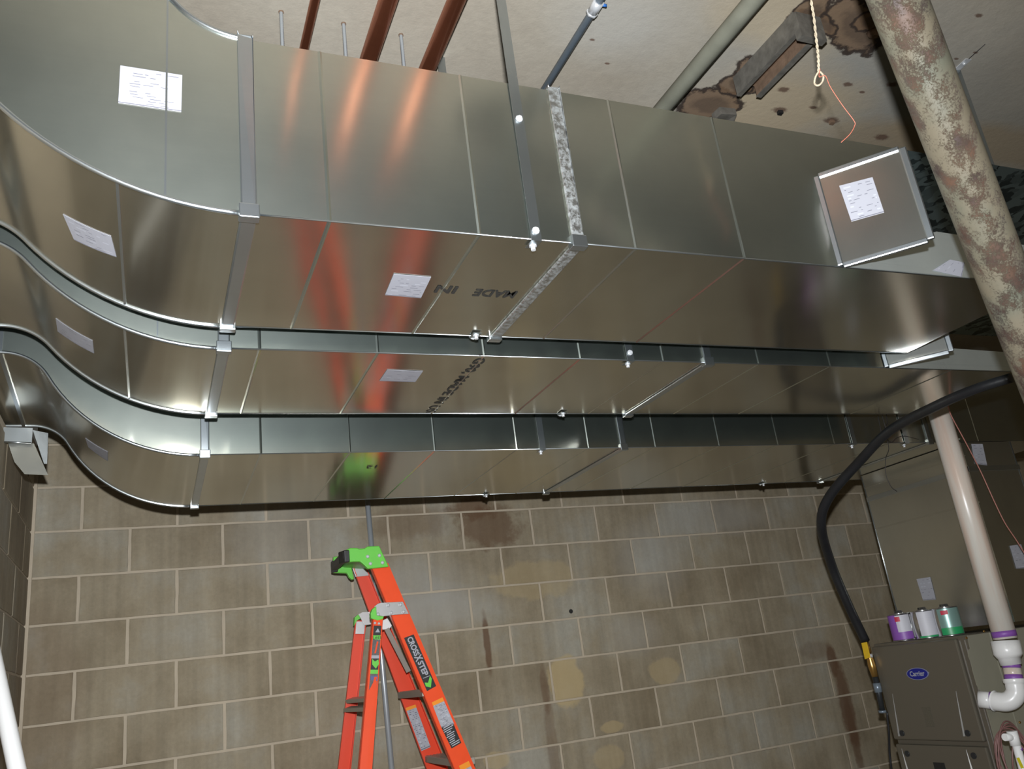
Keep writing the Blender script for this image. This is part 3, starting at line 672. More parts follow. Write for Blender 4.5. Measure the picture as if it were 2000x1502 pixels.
# ------------------------------------------------------------------ overhead services
def ypipe(name, label, cat, px, py, z, r, mat, y0=-9, y1=.0, n=24, group=None):
    p = at(px, py, Z=z); o = MB().tube([(p.x, y0, z), (p.x, y1, z)], r, n).build(name, mat); tag(o, label, cat, group); rebase(o, (p.x, (y0 + y1) / 2, z)); return o, p
ypipe('copper_pipe', 'thin copper pipe under the ceiling, leftmost of the three copper pipes', 'pipe', 605, 45, .885, .0125, 'copper', group='copper pipes')
ypipe('copper_pipe', 'thick copper pipe, middle one of the three copper pipes', 'pipe', 739, 58, .875, .025, 'copper', group='copper pipes')
ypipe('copper_pipe', 'thick copper pipe, rightmost of the three copper pipes', 'pipe', 862, 70, .875, .0245, 'copper', group='copper pipes')
gp, p = ypipe('painted_pipe', 'grey-green painted pipe under the ceiling beside the stains', 'pipe', 1382, 108, .905, .0285, 'greypaint', group=None)
cp, p = ypipe('conduit', 'thin blue-grey steel conduit with a coupling, crossing the ceiling', 'conduit', 1117, 88, .915, .0115, 'emt')
ORG[cp.name] = cp.location.copy()
pc = at(1163, 18, Z=.915)
mb = MB(); mb.tube([(p.x, pc.y - .03, .915), (p.x, pc.y + .012, .915)], .0155, 14); mb.tube([(p.x, pc.y + .012, .915), (p.x, pc.y + .02, .915)], .018, 6)
mb.build('coupling', 'bright', cp)
mb = MB(); mb.tube([(p.x + .014, pc.y - .02, .915), (p.x + .028, pc.y - .02, .915)], .005, 6); mb.build('set_screw', 'blue', cp)

for (x, y, lab) in [(549, 23, 'threaded rod dropping from the ceiling left of the thin copper pipe'), (671, 46, 'threaded rod dropping from the ceiling between the thin and middle copper pipes'), (783, 68, 'threaded rod dropping from the ceiling between the two thick copper pipes')]:
    p = at(x, y, Z=CEIL); t = thing('threaded_rod', lab, 'rod', (p.x, p.y, .45), 'threaded hanger rods')
    mb = MB(); z = .45; pts = []; rs = []
    while z < CEIL: pts += [(p.x, p.y, z)]; rs.append(.0056 if len(rs) % 2 else .0045); z += .003
    pts.append((p.x, p.y, CEIL)); rs.append(.005); mb.tube(pts, rs, 8); mb.build('rod', 'emt_light', t)
    q = p
    MB().tube([(p.x, p.y, CEIL - .003), (p.x, p.y, CEIL)], .0075, 8).build('anchor', 'rusty', t)
    if x == 549:
        MB().tube([(p.x, p.y, .715), (p.x, p.y, .722)], .030, 8).build('washer_plate', 'blackplastic', t)
        MB().tube([(p.x, p.y, .705), (p.x, p.y, .715)], .011, 6).build('nut', 'emt_light', t)

# rusted channel stub let into the ceiling
t = thing('steel_channel', 'rusted steel channel stub projecting from the stained ceiling', 'channel', at(1525, 125, Z=CEIL))
dz = .075; zc = CEIL - dz
A0 = at(1443, 188, Z=zc); A1 = at(1562, 62, Z=zc); B0 = at(1482, 200, Z=zc); 
ax = (A1 - A0); sd = Vector((ax.y, -ax.x, 0)).normalized() * .085
if sd.y > 0 and sd.x < 0: sd = -sd
if (at(1500, 190, Z=zc) - A0).dot(sd) < 0: sd = -sd
def webplate(name, P0, P1, z0, z1, th, mat, rag=0.0):
    mb = MB(); n = 14; d = (P1 - P0); nn_ = Vector((d.y, -d.x, 0)).normalized() * th; rnd = random.Random(3)
    poly = [Vector((*(P0 + d * (i / n)).xy, z0 + rnd.uniform(-rag, rag))) for i in range(n + 1)] + [Vector((P1.x, P1.y, z1)), Vector((P0.x, P0.y, z1))]
    mb.prism(poly, nn_); return mb.build(name, mat, t)
M['rusty'] = plain('rusted_steel', (.20, .13, .085), .7, .2, bump=.6, bscale=50, var=.55, vscale=28)
M['greyrust'] = plain('grey_flaking_steel', (.15, .14, .12), .6, .3, bump=.6, bscale=40, var=.6, vscale=30)
webplate('channel_web', A0, A1, zc, CEIL, .006, 'greyrust', .002)
webplate('channel_web', A0 + sd, A1 + sd, zc + .012, CEIL, .006, 'rusty', .002)
mb = MB(); mb.prism([Vector((*(A0).xy, CEIL - .02)), Vector((*(A1).xy, CEIL - .02)), Vector((*(A1 + sd).xy, CEIL - .02)), Vector((*(A0 + sd).xy, CEIL - .02))], (0, 0, .019)); mb.build('channel_floor', 'rusty', t)
mb = MB(); d = ax.normalized(); mb.bar(A1 + sd * -.1 + Vector((0, 0, .02)), A1 + sd * 1.05 + Vector((0, 0, .02)), d * .012, (0, 0, .045)); mb.build('end_plate', 'greyrust', t)
mb = MB(); mb.bar(A0 + Vector((0, 0, .002)), A1 + Vector((0, 0, .002)), sd.normalized() * .009, (0, 0, .002)); mb.build('flange_edge', 'greyrust', t)
mb = MB(); mb.bar(A0 + sd + Vector((0, 0, .012)), A1 + sd + Vector((0, 0, .012)), sd.normalized() * .010, (0, 0, .002)); mb.build('flange_edge', 'greyrust', t)
# short broken stub beside it
p = at(1418, 232, Z=CEIL - .03); mb = MB(); mb.prism([p + Vector(v) for v in ((-.035, -.02, 0), (.03, -.025, .004), (.042, .01, .0), (.01, .03, .006), (-.04, .022, 0))], (0, 0, .03)); o = mb.build('steel_stub', 'greyrust'); tag(o, 'broken grey steel stub at the ceiling just above the front duct', 'stub'); rebase(o, p)
# rusty anchor in the big stain
p = at(1705, 62, Z=CEIL); mb = MB(); mb.tube([p + Vector((0, 0, -.02)), p + Vector((0, 0, -.012)), p], [.008, .018, .02], 12); o = mb.build('pipe_stub', 'rusty'); tag(o, 'rusty round pipe stub in the brown ceiling stain beside the column', 'stub'); rebase(o, p)
for x, y in ((1523, 217), (1624, 236)):
    p = at(x, y, Z=CEIL); mb = MB(); mb.prism([p + Vector(v) for v in ((-.010, -.006, -.012), (.008, -.008, -.012), (.010, .008, -.012), (-.008, .008, -.012))], (0, 0, .012))
    o = mb.build('ceiling_anchor', 'rusty' if x > 1600 else 'blackplastic'); tag(o, 'rusty metal anchor in the ceiling right of the dark one' if x > 1600 else 'dark square anchor in the ceiling beside the channel stub', 'anchor'); rebase(o, p)
# angle clip with wire and strap right of the column
p = at(1880, 126, Z=CEIL - .002); t = thing('ceiling_clip', 'small bright angle clip screwed to the ceiling right of the column', 'clip', p)
e_ = (at(1890, 118, Z=CEIL - .002) - at(1870, 136, Z=CEIL - .002)).normalized(); f_ = Vector((e_.y, -e_.x, 0))
MB().bar(p - e_ * .028, p + e_ * .028, f_ * .012, (0, 0, .0015)).build('clip_plate', 'bright', t)
c = p + e_ * .006; MB().tube([c - Vector((0, 0, .002)), c - Vector((0, 0, .007))], .006, 8).build('screw', 'bright', t)
c = at(1869, 136, Z=CEIL - .002); c2 = at(1948, 262, Z=.60)
o = MB().bar(c, Vector((c.x, c.y, .52)), f_ * .0 + Vector((.011, -.004, 0)), (0, .0008, 0)).build('hanger_strap', 'strap'); tag(o, 'grey strap hanging from the angle clip behind the rusted column', 'strap', 'hanger straps'); rebase(o, c)
MB().tube([p + e_ * .028, p + e_ * .10], .0012, 5).build('tie_wire', 'wire', t)

# knotted cotton cord and pink string
P = [at(1583, -60, Z=CEIL), at(1583, -10, D=2.05), at(1589, 30, D=2.03), at(1594, 75, D=2.01), at(1598, 110, D=2.0), at(1599, 140, D=2.0)]
t = thing('hanging_cord', 'white cotton cord with a loop knotted at its end, hanging by the channel', 'cord', P[0])
sp = catmull(P, 12); mb = MB()
for ph in (0, math.pi):
    mb.tube([p + Vector((math.cos(i * .9 + ph), math.sin(i * .9 + ph), 0)) * .0017 for i, p in enumerate(sp)], .0020, 6)
mb.build('twisted_cord', 'cord', t)
lp = [at(1600, 138, D=2.0), at(1608, 148, D=1.99), at(1606, 160, D=1.99), at(1598, 167, D=1.99), at(1591, 163, D=2.0), at(1593, 150, D=2.0), at(1600, 138, D=2.0)]
MB().tube(catmull(lp, 6), .0024, 6).build('loop', 'cord', t)
P = [at(1602, 134, D=1.99), at(1600, 150, D=1.98), at(1612, 148, D=1.98), at(1622, 170, D=1.97), at(1645, 205, D=1.96), at(1668, 236, D=1.95), at(1669, 246, D=1.95), at(1660, 262, D=1.94), at(1643, 278, D=1.93)]
o = MB().tube(catmull(P, 8), .0008, 5).build('pink_string', 'pink'); tag(o, 'thin pink string dangling from the cord loop to the duct edge', 'string'); rebase(o, P[0])

# ------------------------------------------------------------------ rusted column in the foreground
ca = at(1768, 40, D=1.72); cb = at(1990, 620, D=1.90)
dirc = (cb - ca).normalized()
c0 = ca + dirc * ((FLOOR - ca.z) / dirc.z); c1 = ca + dirc * ((CEIL - ca.z) / dirc.z)
COLR = .0535
o = MB().tube([c1 + (c0 - c1) * (i / 40) for i in range(41)], COLR, 40).build('steel_column', 'column'); tag(o, 'thick round steel column with peeling green-beige paint and rust', 'column'); rebase(o, c0)

# ------------------------------------------------------------------ plenum, cabinet and furnace
XP = W(S3, 1.9, 0, 0).x; YP = W(S3, 0, -.945, 0).y; ZPB = at(1745, 1241, X=XP).z
XPR = W(S3, 2.31, 0, 0).x; ZPT = W(S3, 0, 0, ZB).z - .003
YPB = at(1690, 960, X=XP).y
t = thing('supply_plenum', 'tall galvanised plenum box under the right end of the rear duct', 'plenum', (XP + .3, (YP + YPB) / 2, ZPB))
MB().box((XP, YP, ZPB), (XPR, YPB, ZPT)).build('plenum_shell', 'body', t)
for (x1_, y1_, x2_, y2_, w_, mt) in [(1693, 973, 1842, 935, .012, 'trim'), (1709, 1034, 1861, 994, .003, 'body'), (1700, 922, 1815, 873, .003, 'body'), (1692, 953, 1835, 905, .0025, 'body')]:
    z = (at(x1_, y1_, X=XP).z + at(x2_, y2_, X=XP).z) / 2
    mb = MB(); mb.box((XP - .006 if w_ > .01 else XP - .003, YP - .006, z - w_), (XP - .0003, YPB, z + w_)); 
    if w_ > .01: mb.box((XP - .006, YP - .007, z - w_), (XPR + .004, YP - .0003, z + w_))
    mb.build('drive_cleat' if w_ > .01 else 'crease', mt, t, bevel=.0008)
MB().tube([(XP, YPB, ZPB), (XP, YPB, ZPT)], .004, 6).build('corner_seam', 'trim', t)
MB().tube([(XPR, YP, ZPB), (XPR, YP, ZPT)], .003, 6).build('corner_seam', 'trim', t)
sticker(t, [at(1790, 1131, X=XP - .002), at(1817, 1127, X=XP - .002), at(1828, 1171, X=XP - .002), at(1803, 1173, X=XP - .002)], 11, 5)
sticker(t, [at(1897, 867, Y=YP - .002), at(1919, 867, Y=YP - .002), at(1928, 909, Y=YP - .002), at(1904, 906, Y=YP - .002)], 12, 5)
sticker(t, [at(1972, 1066, Y=YP - .002), at(1994, 1063, Y=YP - .002), at(2010, 1109, Y=YP - .002), at(1985, 1111, Y=YP - .002)], 13, 5)

# furnace: its doors face the room's left side, its near flank faces the camera
YN0 = -1.47; q1 = at(1886, 1241, Y=YN0); XF = q1.x; YF0 = at(1702, 1258, X=XF).y; FT = (q1.z + at(1702, 1258, X=XF).z) / 2
zs = at(1745, 1447, X=XF).z; XB = XF + .80
t = thing('gas_furnace', 'tall grey-brown gas furnace with an oval blue badge on its door', 'furnace', ((XF + XB) / 2, (YN0 + YF0) / 2, FLOOR))
zf = FT - .89
MB().box((XF + .012, YN0, zf), (XB, YF0, FT)).build('cabinet', 'furnace', t, bevel=.003)
MB().box((XF + .012, YN0, FLOOR), (XB, YF0, zf - .002)).build('return_base', 'body', t)
YR = at(1868, 1243, X=XF).y
MB().box((XF - .012, YR, zs + .008), (XF + .0115, YF0 - .004, FT - .012)).build('upper_door', 'furnace', t, bevel=.006)
MB().box((XF - .012, YR, zf + .004), (XF + .0115, YF0 - .004, zs - .012)).build('lower_door', 'furnace', t, bevel=.006)
MB().box((XF, YN0, zf), (XF + .0115, YR - .004, FT - .01)).build('corner_post', 'furnace', t)
for px_ in (1873, 1883):
    a_ = at(px_, 1250, X=XF - .003).y; MB().box((XF - .0025, a_ - .0022, zf), (XF, a_ + .0022, FT - .02)).build('corner_rib', 'furnace_edge', t, bevel=.001)
xd_ = XF - .0125
def rib(x, y0, y1, name='embossed_rib'):
    a_ = at(x[0], y0, X=xd_); b_ = at(x[1], y1, X=xd_)
    MB().add([a_ + Vector((0, .0015, 0)), a_ + Vector((0, -.0015, 0)), b_ + Vector((0, -.006, 0)), b_ + Vector((0, .006, 0)), a_ + Vector((-.001, 0, 0)), b_ + Vector((-.005, 0, 0))],
        [(0, 4, 5, 3), (4, 1, 2, 5), (3, 5, 2), (0, 1, 4)]).build(name, 'furnace_edge', t)
rib((1743, 1756), 1355, 1438); rib((1867, 1883), 1350, 1438)
rib((1761, 1774), 1462, 1510); rib((1887, 1900), 1464, 1510)
for x, y in ((1762, 1432), (1890, 1432), (1772, 1472), (1902, 1476)):
    p = at(x, y, X=xd_); MB().tube([(xd_ - .004, p.y, p.z), (xd_ + .001, p.y, p.z)], .013, 16).build('door_latch', 'darkpipe', t)
p = at(1836, 1500, X=xd_); MB().box((xd_ - .002, p.y - .030, p.z - .05), (xd_ + .002, p.y + .030, p.z + .022)).build('sight_window', 'blackplastic', t)
pa = at(1800, 1381, X=xd_); pb = at(1826, 1420, X=xd_); MB().box((xd_ - .0008, pb.y, pb.z), (xd_ + .001, pa.y, pa.z)).build('rating_plate', plain('rating_plate_print', (.095, .085, .062), .5, var=.4, vscale=160), t)
p = at(1792.5, 1316, X=xd_)
def oval(ry, rz, h0, h1, mat, name):
    k = 36; R0 = [(xd_ - h1, p.y + ry * math.cos(2 * PI * i / k), p.z + rz * math.sin(2 * PI * i / k)) for i in range(k)]; return MB().prism(R0, (h1 - h0, 0, 0)).build(name, mat, t)
bd = oval(.063, .0265, 0, .003, 'badge_rim', 'badge_rim')
oval(.059, .0238, 0, .004, 'badge', 'badge')
text('Carrier', .031, (xd_ - .0042, p.y, p.z), (0, -1, 0), (0, 0, 1), 'paper', t, name='badge_lettering', bold=.0006, fit=.084)
# pale side sheet with its roughly cut edge
def fl_(x, y): return at(x, y, Y=YN0 - .001)
je = [(1889, 1243), (1892, 1258), (1894, 1266), (1890, 1272), (1891, 1283), (1896, 1294), (1899, 1310), (1903, 1324), (1907, 1338), (1914, 1350), (1921, 1368), (1930, 1400), (1942, 1445), (1960, 1510)]
P = [fl_(*q) for q in je]; zt_ = FT - .004
for p_ in P[:1]: p_.z = zt_
P += [Vector((XB - .02, YN0 - .001, P[-1].z)), Vector((XB - .02, YN0 - .001, zt_))]
MB().prism(P, (0, -.002, 0)).build('side_sheet', 'cabinet', t)
a_ = fl_(1932, 1236); b_ = Vector((a_.x, a_.y, zf)); MB().box((a_.x - .002, YN0 - .006, zf), (a_.x + .002, YN0 - .0032, zt_)).build('panel_joint', 'cabinet', t)
for x, y in ((1991, 1411), (1887, 1246), (1921, 1233)):
    p = at(x, y, Y=YN0 - .003); MB().tube([(p.x, p.y, p.z), (p.x, p.y - .004, p.z)], .005, 8).build('screw', 'brass', t)

# three solvent cans on the furnace top
def can(px, py, label, kind, r=.053, h=.124):
    p = at(px, py, X=XF + .060); c = Vector((XF + .062, p.y, FT + .001)); t = thing('solvent_can', label, 'can', c, 'cans on the furnace')
    k = c
    MB().tube([k + Vector((0, 0, z)) for z in (.0, .004, .0045, h - .004, h - .0035, h)], [r + .001, r + .001, r - .0005, r - .0005, r + .001, r + .0005], 28).build('can_body', 'tin', t)
    MB().tube([k + Vector((0, 0, h)), k + Vector((0, 0, h + .004)), k + Vector((0, 0, h + .004)), k + Vector((0, 0, h + .014))], [.026, .024, .019, .018], 20).build('screw_cap', 'tin', t)
    def band(z0, z1, a0, a1, mat, nm, rr=.0006):
        n = 16; rows = [[k + Vector(((r + rr) * math.cos(a0 + (a1 - a0) * i / n), (r + rr) * math.sin(a0 + (a1 - a0) * i / n), z)) for z in (z0, z1)] for i in range(n + 1)]
        return MB().grid(rows).build(nm, mat, t)
    if kind == 0:
        band(.008, h - .008, PI * 1.02, PI * 1.52, 'tin_label', 'white_label_band'); band(.006, .040, PI * 1.02, PI * 1.52, 'purple', 'purple_label_band', .0009); band(.006, h - .006, PI * .8, PI * 1.12, 'purple', 'purple_label_band', .0010)
        band(.088, .110, PI * 1.10, PI * 1.24, 'red', 'red_label_mark', .0012); band(.010, h - .010, PI * 1.55, PI * 1.95, 'tin_label', 'text_panel', .0006)
    elif kind == 1:
        band(.012, h - .006, PI * 1.05, PI * 1.95, 'tin_label', 'text_panel'); band(.004, .012, PI * 1.0, PI * 2.0, 'greenprint', 'green_label_band', .0009)
    else:
        M.setdefault('palegreen', plain('pale_green_print', (.22, .36, .33), .35, .4))
        band(.006, h - .006, PI * 1.0, PI * 2.0, 'palegreen', 'pale_label_band'); band(.006, .036, PI * 1.0, PI * 1.62, 'greenprint', 'green_label_band', .0009); band(.092, .110, PI * 1.1, PI * 1.28, 'red', 'red_label_mark', .0012)
can(1765, 1240, 'purple and white solvent can, leftmost on the furnace top', 0)
can(1812, 1236, 'can with a plain text panel, between the purple and green cans', 1)
can(1856, 1231, 'can with green bands, rightmost on the furnace top', 2)

# gas valve, drip leg and black hose
XV = XF - .03
DV = (RW @ (at(1690, 1252, X=XV) - CAM)).z
P = []
hp_ = [(1975, 738), (1905, 760), (1830, 792), (1740, 840), (1680, 900), (1620, 970), (1604, 1025), (1623, 1100), (1656, 1180), (1690, 1252)]
for i, (x, y) in enumerate(hp_):
    P.append(at(x, y, D=[2.97, 3.06, 3.22, 3.52, 3.72, 3.86, 3.94, DV - .02, DV, DV][i]))
o = MB().tube(catmull(P, 8), [.0175 + .0045 * min(1, i / 40) for i in range(73)], 16).build('gas_hose', 'black'); tag(o, 'thick black hose curving from the column down to the gas valve', 'hose'); rebase(o, P[-1])
t = thing('gas_valve', 'brass gas valve with a yellow lever and dark drip leg beside the furnace', 'valve', at(1725, 1392, X=XV))
g = [at(x, y, X=XV) for x, y in ((1690, 1254), (1696, 1275), (1699, 1285), (1703, 1300), (1709, 1322), (1716, 1352), (1724, 1392))]
MB().tube([g[0], g[1]], .016, 12).build('hose_nut', 'brass', t)
MB().tube([g[1], g[2], g[3], g[4]], [.013, .016, .019, .014], 12).build('valve_body', 'brass', t)
MB().tube([g[1] + (g[2] - g[1]) * .3, g[2]], .018, 6).build('hex_fitting', 'bright', t)
MB().tube([g[4], g[5], g[6]], [.014, .013, .013], 12).build('drip_leg', 'darkpipe', t)
MB().tube([g[5] + (g[4] - g[5]) * .6, g[5]], .018, 12).build('union', 'emt', t)
MB().tube([g[6] + (g[5] - g[6]) * .12, g[6]], .018, 12).build('end_cap', 'emt', t)
MB().prism([at(x, y, X=XV - .024) for x, y in ((1682, 1256), (1692, 1254), (1699, 1284), (1689, 1288))], (.005, 0, 0)).build('lever', 'yellow', t, bevel=.001)
P = [at(x, y, X=XF - .015) for x, y in ((1732, 1390), (1736, 1430), (1737, 1465), (1741, 1502), (1748, 1560))]
P.append(Vector((P[-1].x, P[-1].y, FLOOR)))
o = MB().tube(catmull(P, 6), .005, 8).build('power_cable', 'black'); tag(o, 'thin black cable running down the far edge of the furnace', 'cable'); rebase(o, P[-1])

# white vent pipe
YV = -1.60
def pv(x, y): return at(x, y, Y=YV)
pt_ = pv(1838, 820); pb_ = pv(1961, 1238)
t = thing('vent_pipe', 'white plastic vent pipe with purple-primed joints, entering the furnace side', 'pipe', pv(1980, 1380))
axis = (pb_ - pt_).normalized(); top = pt_ - axis * .30; r3 = .047
MB().tube([top, pb_ + axis * .02], r3, 32).build('upper_pipe', 'pvc', t)
MB().tube([pb_ - axis * .012, pb_ + axis * .012], r3 + .0006, 32).build('primer_ring', 'purple', t)
a0_ = pv(1963, 1252); a1_ = pv(1969, 1278); a2_ = pv(1971, 1285); a3_ = pv(1975, 1298)
MB().tube([a0_, a0_, a1_, a2_, a2_, a3_], [r3 * .98, .056, .055, .045, .043, .041], 32).build('reducer', 'white', t)
a4_ = pv(1981, 1330)
MB().tube([a3_, a4_], .034, 28).build('short_pipe', 'pvc', t)
MB().tube([a3_, a3_ + (a4_ - a3_) * .22], .0348, 28).build('primer_ring', 'purple', t)
MB().tube([a4_ + (a3_ - a4_) * .38, a4_], .0348, 28).build('primer_ring', 'purple', t)
el = [pv(1980, 1326), pv(1983, 1340), at(1984, 1354, Y=YV + .004), at(1976, 1366, Y=YV + .018), at(1963, 1371, Y=YV + .040), at(1948, 1370, Y=YV + .066), at(1942, 1369, Y=YV + .078)]
MB().tube(catmull(el, 6), [.042 if i < 4 or i > 34 else .0375 for i in range(37)], 28).build('elbow', 'white', t)
h0 = el[-1]; h1 = at(1912, 1366, Y=YN0 - .004)
MB().tube([h0, h1], .034, 28).build('horizontal_pipe', 'white', t)
MB().tube([h0 + (h1 - h0) * .1, h0 + (h1 - h0) * .28], .0348, 28).build('primer_ring', 'purple', t)

# pink tubing coil and small white drain pipe
c = at(1975, 1470, Y=-1.70); t = thing('tubing_coil', 'coil of dull pink tubing hanging right of the furnace', 'coil', c + Vector((0, 0, -.16)))
rnd = random.Random(5)
for i in range(7):
    r = .095 - .006 * i; dy = rnd.uniform(-.02, .02); P = [c + Vector((r * math.cos(a), -.02 + dy + .012 * math.sin(a * 2 + i), -.03 + r * 1.5 * math.sin(a))) for a in [2 * PI * k / 36 for k in range(37)]]
    MB().tube(P, .0032, 6, cap=False).build('tubing_turn', 'pinkhose', t)
t = thing('drain_pipe', 'small white plastic drain pipe with a yellow tag at the right edge', 'pipe', at(2010, 1520, Y=-1.78))
MB().tube([at(1979, 1432, Y=-1.78), at(2000, 1510, Y=-1.78), at(2012, 1560, Y=-1.78)], .015, 16).build('pipe', 'white', t)
MB().tube([at(1976, 1428, Y=-1.78), at(1984, 1456, Y=-1.78)], .019, 16).build('coupling', 'white', t)
MB().tube([at(1962, 1440, Y=-1.78), at(1979, 1440, Y=-1.78)], .013, 14).build('side_port', 'white', t)
MB().tube([at(1988, 1462, Y=-1.78), at(1990, 1466, Y=-1.78)], .0157, 16).build('primer_ring', 'purple', t)
mb = MB(); mb.bar(at(1988, 1480, Y=-1.80), at(1997, 1500, Y=-1.80), (.006, 0, 0), (0, .0015, 0)); mb.build('yellow_tag', plain('bright_yellow', (.7, .6, .02), .5), t)

# loose wires
def wire(pts, r, mat, lab, cat='wire'):
    P = [at(x, y, Y=yy) for x, y, yy in pts]; o = MB().tube(catmull(P, 6), r, 6).build('loose_wire' if cat == 'wire' else 'red_cable', mat); tag(o, lab, cat); rebase(o, P[0]); return o
wire([(1852, 793, -1.70), (1858, 812, -1.68), (1885, 862, -1.66), (1915, 920, -1.64), (1940, 975, -1.64), (1962, 1020, -1.64), (1985, 1055, -1.64), (2010, 1095, -1.64)], .0026, 'redwire', 'thin reddish cable hanging beside the vent pipe', 'cable')
wire([(1722, 808, -1.56), (1728, 830, -1.56), (1733, 842, -1.56), (1729, 852, -1.56), (1741, 864, -1.56), (1752, 855, -1.56), (1768, 852, -1.56), (1794, 858, -1.56)], .0016, 'wire', 'dark kinked tie wire on the rear duct right of the pale strap')
wire([(1714, 808, -1.55), (1720, 838, -1.55), (1726, 862, -1.55)], .0016, 'wire', 'straight dark wire hanging left of the kinked tie wire')
wire([(1731, 809, -1.55), (1733, 826, -1.55), (1728, 840, -1.55), (1736, 875, -1.55), (1730, 895, -1.55), (1730, 925, -1.54), (1740, 950, -1.54), (1752, 960, -1.54)], .0016, 'wire', 'long dark wire looping down in front of the plenum side')

# ------------------------------------------------------------------ orange step ladder
YN, YFAR = -.585, -.235     # near and far rails at the head of the ladder
t = thing('step_ladder', 'orange fibreglass step ladder with a bright green head, standing by the block wall', 'ladder', at(800, 1502, Y=-.4) * 1)
lad = t
def rail(pxs, yn, ydep, name, mat, inward, flange=.028, th=.004, wall_=True):
    """C-channel from pixel corners TL,TR,BR,BL on plane yn, carried down to the floor"""
    TL, TR, BR, BL = [at(x, y, Y=yy) for (x, y), yy in pxs]
    def down(a, b_): d = b_ - a; return a + d * ((FLOOR - a.z) / d.z)
    BL = down(TL, BL); BR = down(TR, BR)
    q = Vector((0, inward, 0))
    mb = MB(); mb.hexa([BL, BR, BR + q * th, BL + q * th, TL, TR, TR + q * th, TL + q * th])
    w_ = (TR - TL).normalized() * th
    mb.hexa([BL, BL + w_, BL + w_ + q * flange, BL + q * flange, TL, TL + w_, TL + w_ + q * flange, TL + q * flange])
    mb.hexa([BR - w_, BR, BR + q * flange, BR - w_ + q * flange, TR - w_, TR, TR + q * flange, TR - w_ + q * flange])
    o = mb.build(name, mat, t); return (TL, TR, BR, BL)
def sp(Y0, Y1, y): return Y0 + (Y1 - Y0) * (y - 1100) / 400.
def YNr(y): return sp(-.57, -.64, y)
def YFr(y): return sp(-.245, -.17, y)
def PX(l, f): return [((x, y), f(y)) for x, y in l]
NR = rail(PX([(722, 1100), (758, 1100), (928, 1500), (886, 1500)], YNr), 0, 0, 'front_rail', 'orange', 1)
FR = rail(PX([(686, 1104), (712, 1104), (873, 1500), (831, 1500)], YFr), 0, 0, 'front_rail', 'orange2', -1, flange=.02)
def YNb(y): return sp(-.59, -.67, y)
def YFb(y): return sp(-.20, -.13, y)
NB = rail(PX([(728, 1208), (748, 1208), (727, 1500), (701, 1500)], YNb), 0, 0, 'rear_rail', 'orange', 1, flange=.025)
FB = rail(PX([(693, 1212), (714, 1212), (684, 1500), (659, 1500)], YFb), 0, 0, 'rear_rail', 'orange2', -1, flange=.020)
# treads between the front rails
for (xl, yl_, xr_, yr_) in ((778, 1346, 832, 1360), (831, 1470, 888, 1486)):
    yc = (yl_ + yr_) / 2
    A = at(xl, yl_ + 6, Y=YFr(yc)); 
    z = A.z; n0 = at(835 if xl < 800 else 892, yc, Y=YNr(yc))
    mb = MB(); x0 = A.x; x1 = A.x + .085
    xa = x0 - .005
    mb.box((xa, YNr(yc) + .004, z - .028), (xa + .085, YFr(yc) - .004, z)); tr = mb.build('tread', 'alu_step', t, bevel=.003)
    for k in range(5): MB().box((xa + .008 + k * .016, YNr(yc) + .006, z), (xa + .012 + k * .016, YFr(yc) - .006, z + .0015)).build('tread_groove', 'alu_step', tr)
# remaining treads below the picture down to the floor
zz = at(831, 1470, Y=-.3).z; dx_dz = (FR[3].x - FR[0].x) / (FR[3].z - FR[0].z)
while zz - .30 > FLOOR + .1:
    zz -= .30; xx = FR[0].x + dx_dz * (zz - FR[0].z) + .01
    MB().box((xx, NR[0].y - .1, zz - .028), (xx + .085, FR[0].y + .03, zz)).build('tread', 'alu_step', t, bevel=.003)
# rear brace bars
for (xl, yl_) in ((680, 1368), (676, 1385)):
    a_ = at(xl + 2, yl_, Y=YFb(yl_)); b_ = Vector((a_.x, YNb(yl_) + .004, a_.z))
    MB().bar(a_, b_, (.018, 0, .004), (0, 0, .008)).build('rear_brace', 'alu_step', t, bevel=.002)
# head casting: near cheek, far cheek, web between, black bumper
near = [(672, 1076), (684, 1070), (697, 1070), (703, 1072), (712, 1071), (718, 1067), (741, 1066), (760, 1107), (719, 1111), (711, 1103), (704, 1097), (690, 1097), (676, 1099)]
P = [at(x, y, Y=-.585) for x, y in near]; MB().prism(P, (0, .028, 0)).build('head_cheek', 'green', t, bevel=.004)
far = [(649, 1089), (660, 1088), (686, 1086), (684, 1107), (690, 1132), (686, 1134), (680, 1129), (676, 1121), (650, 1120)]
P = [at(x, y, Y=-.245) for x, y in far]; MB().prism(P, (0, -.025, 0)).build('head_cheek', 'green', t, bevel=.004)
A = at(675, 1073, Y=-.575); B = at(742, 1070, Y=-.575); C_ = at(750, 1090, Y=-.575)
MB().prism([A + Vector((.02, 0, 0)), B, C_, A + Vector((.05, 0, -.035))], (0, .33, 0)).build('head_web', 'green', t)
MB().bar(at(676, 1084, Y=-.60), at(652, 1108, Y=-.27), (.014, 0, .0), (0, 0, .018)).build('wall_bumper', 'blackplastic', t, bevel=.005)
MB().bar(at(678, 1086, Y=-.607), at(666, 1090, Y=-.55), (.012, 0, .0), (0, 0, .026)).build('bumper_block', 'blackplastic', t, bevel=.004)
MB().bar(at(654, 1106, Y=-.29), at(652, 1108, Y=-.24), (.014, 0, .0), (0, 0, .026)).build('bumper_block', 'blackplastic', t, bevel=.004)
def rivet(x, y, Y, r=.0085, parent=t, mat='bright'):
    p = at(x, y, Y=Y); MB().tube([p, p + Vector((0, -.003, 0)), p + Vector((0, -.006, 0))], [r, r * .9, r * .45], 12).build('rivet', mat, parent)
for x, y in ((718, 1087), (741, 1085), (723.5, 1101), (747, 1099)): rivet(x, y, -.585)
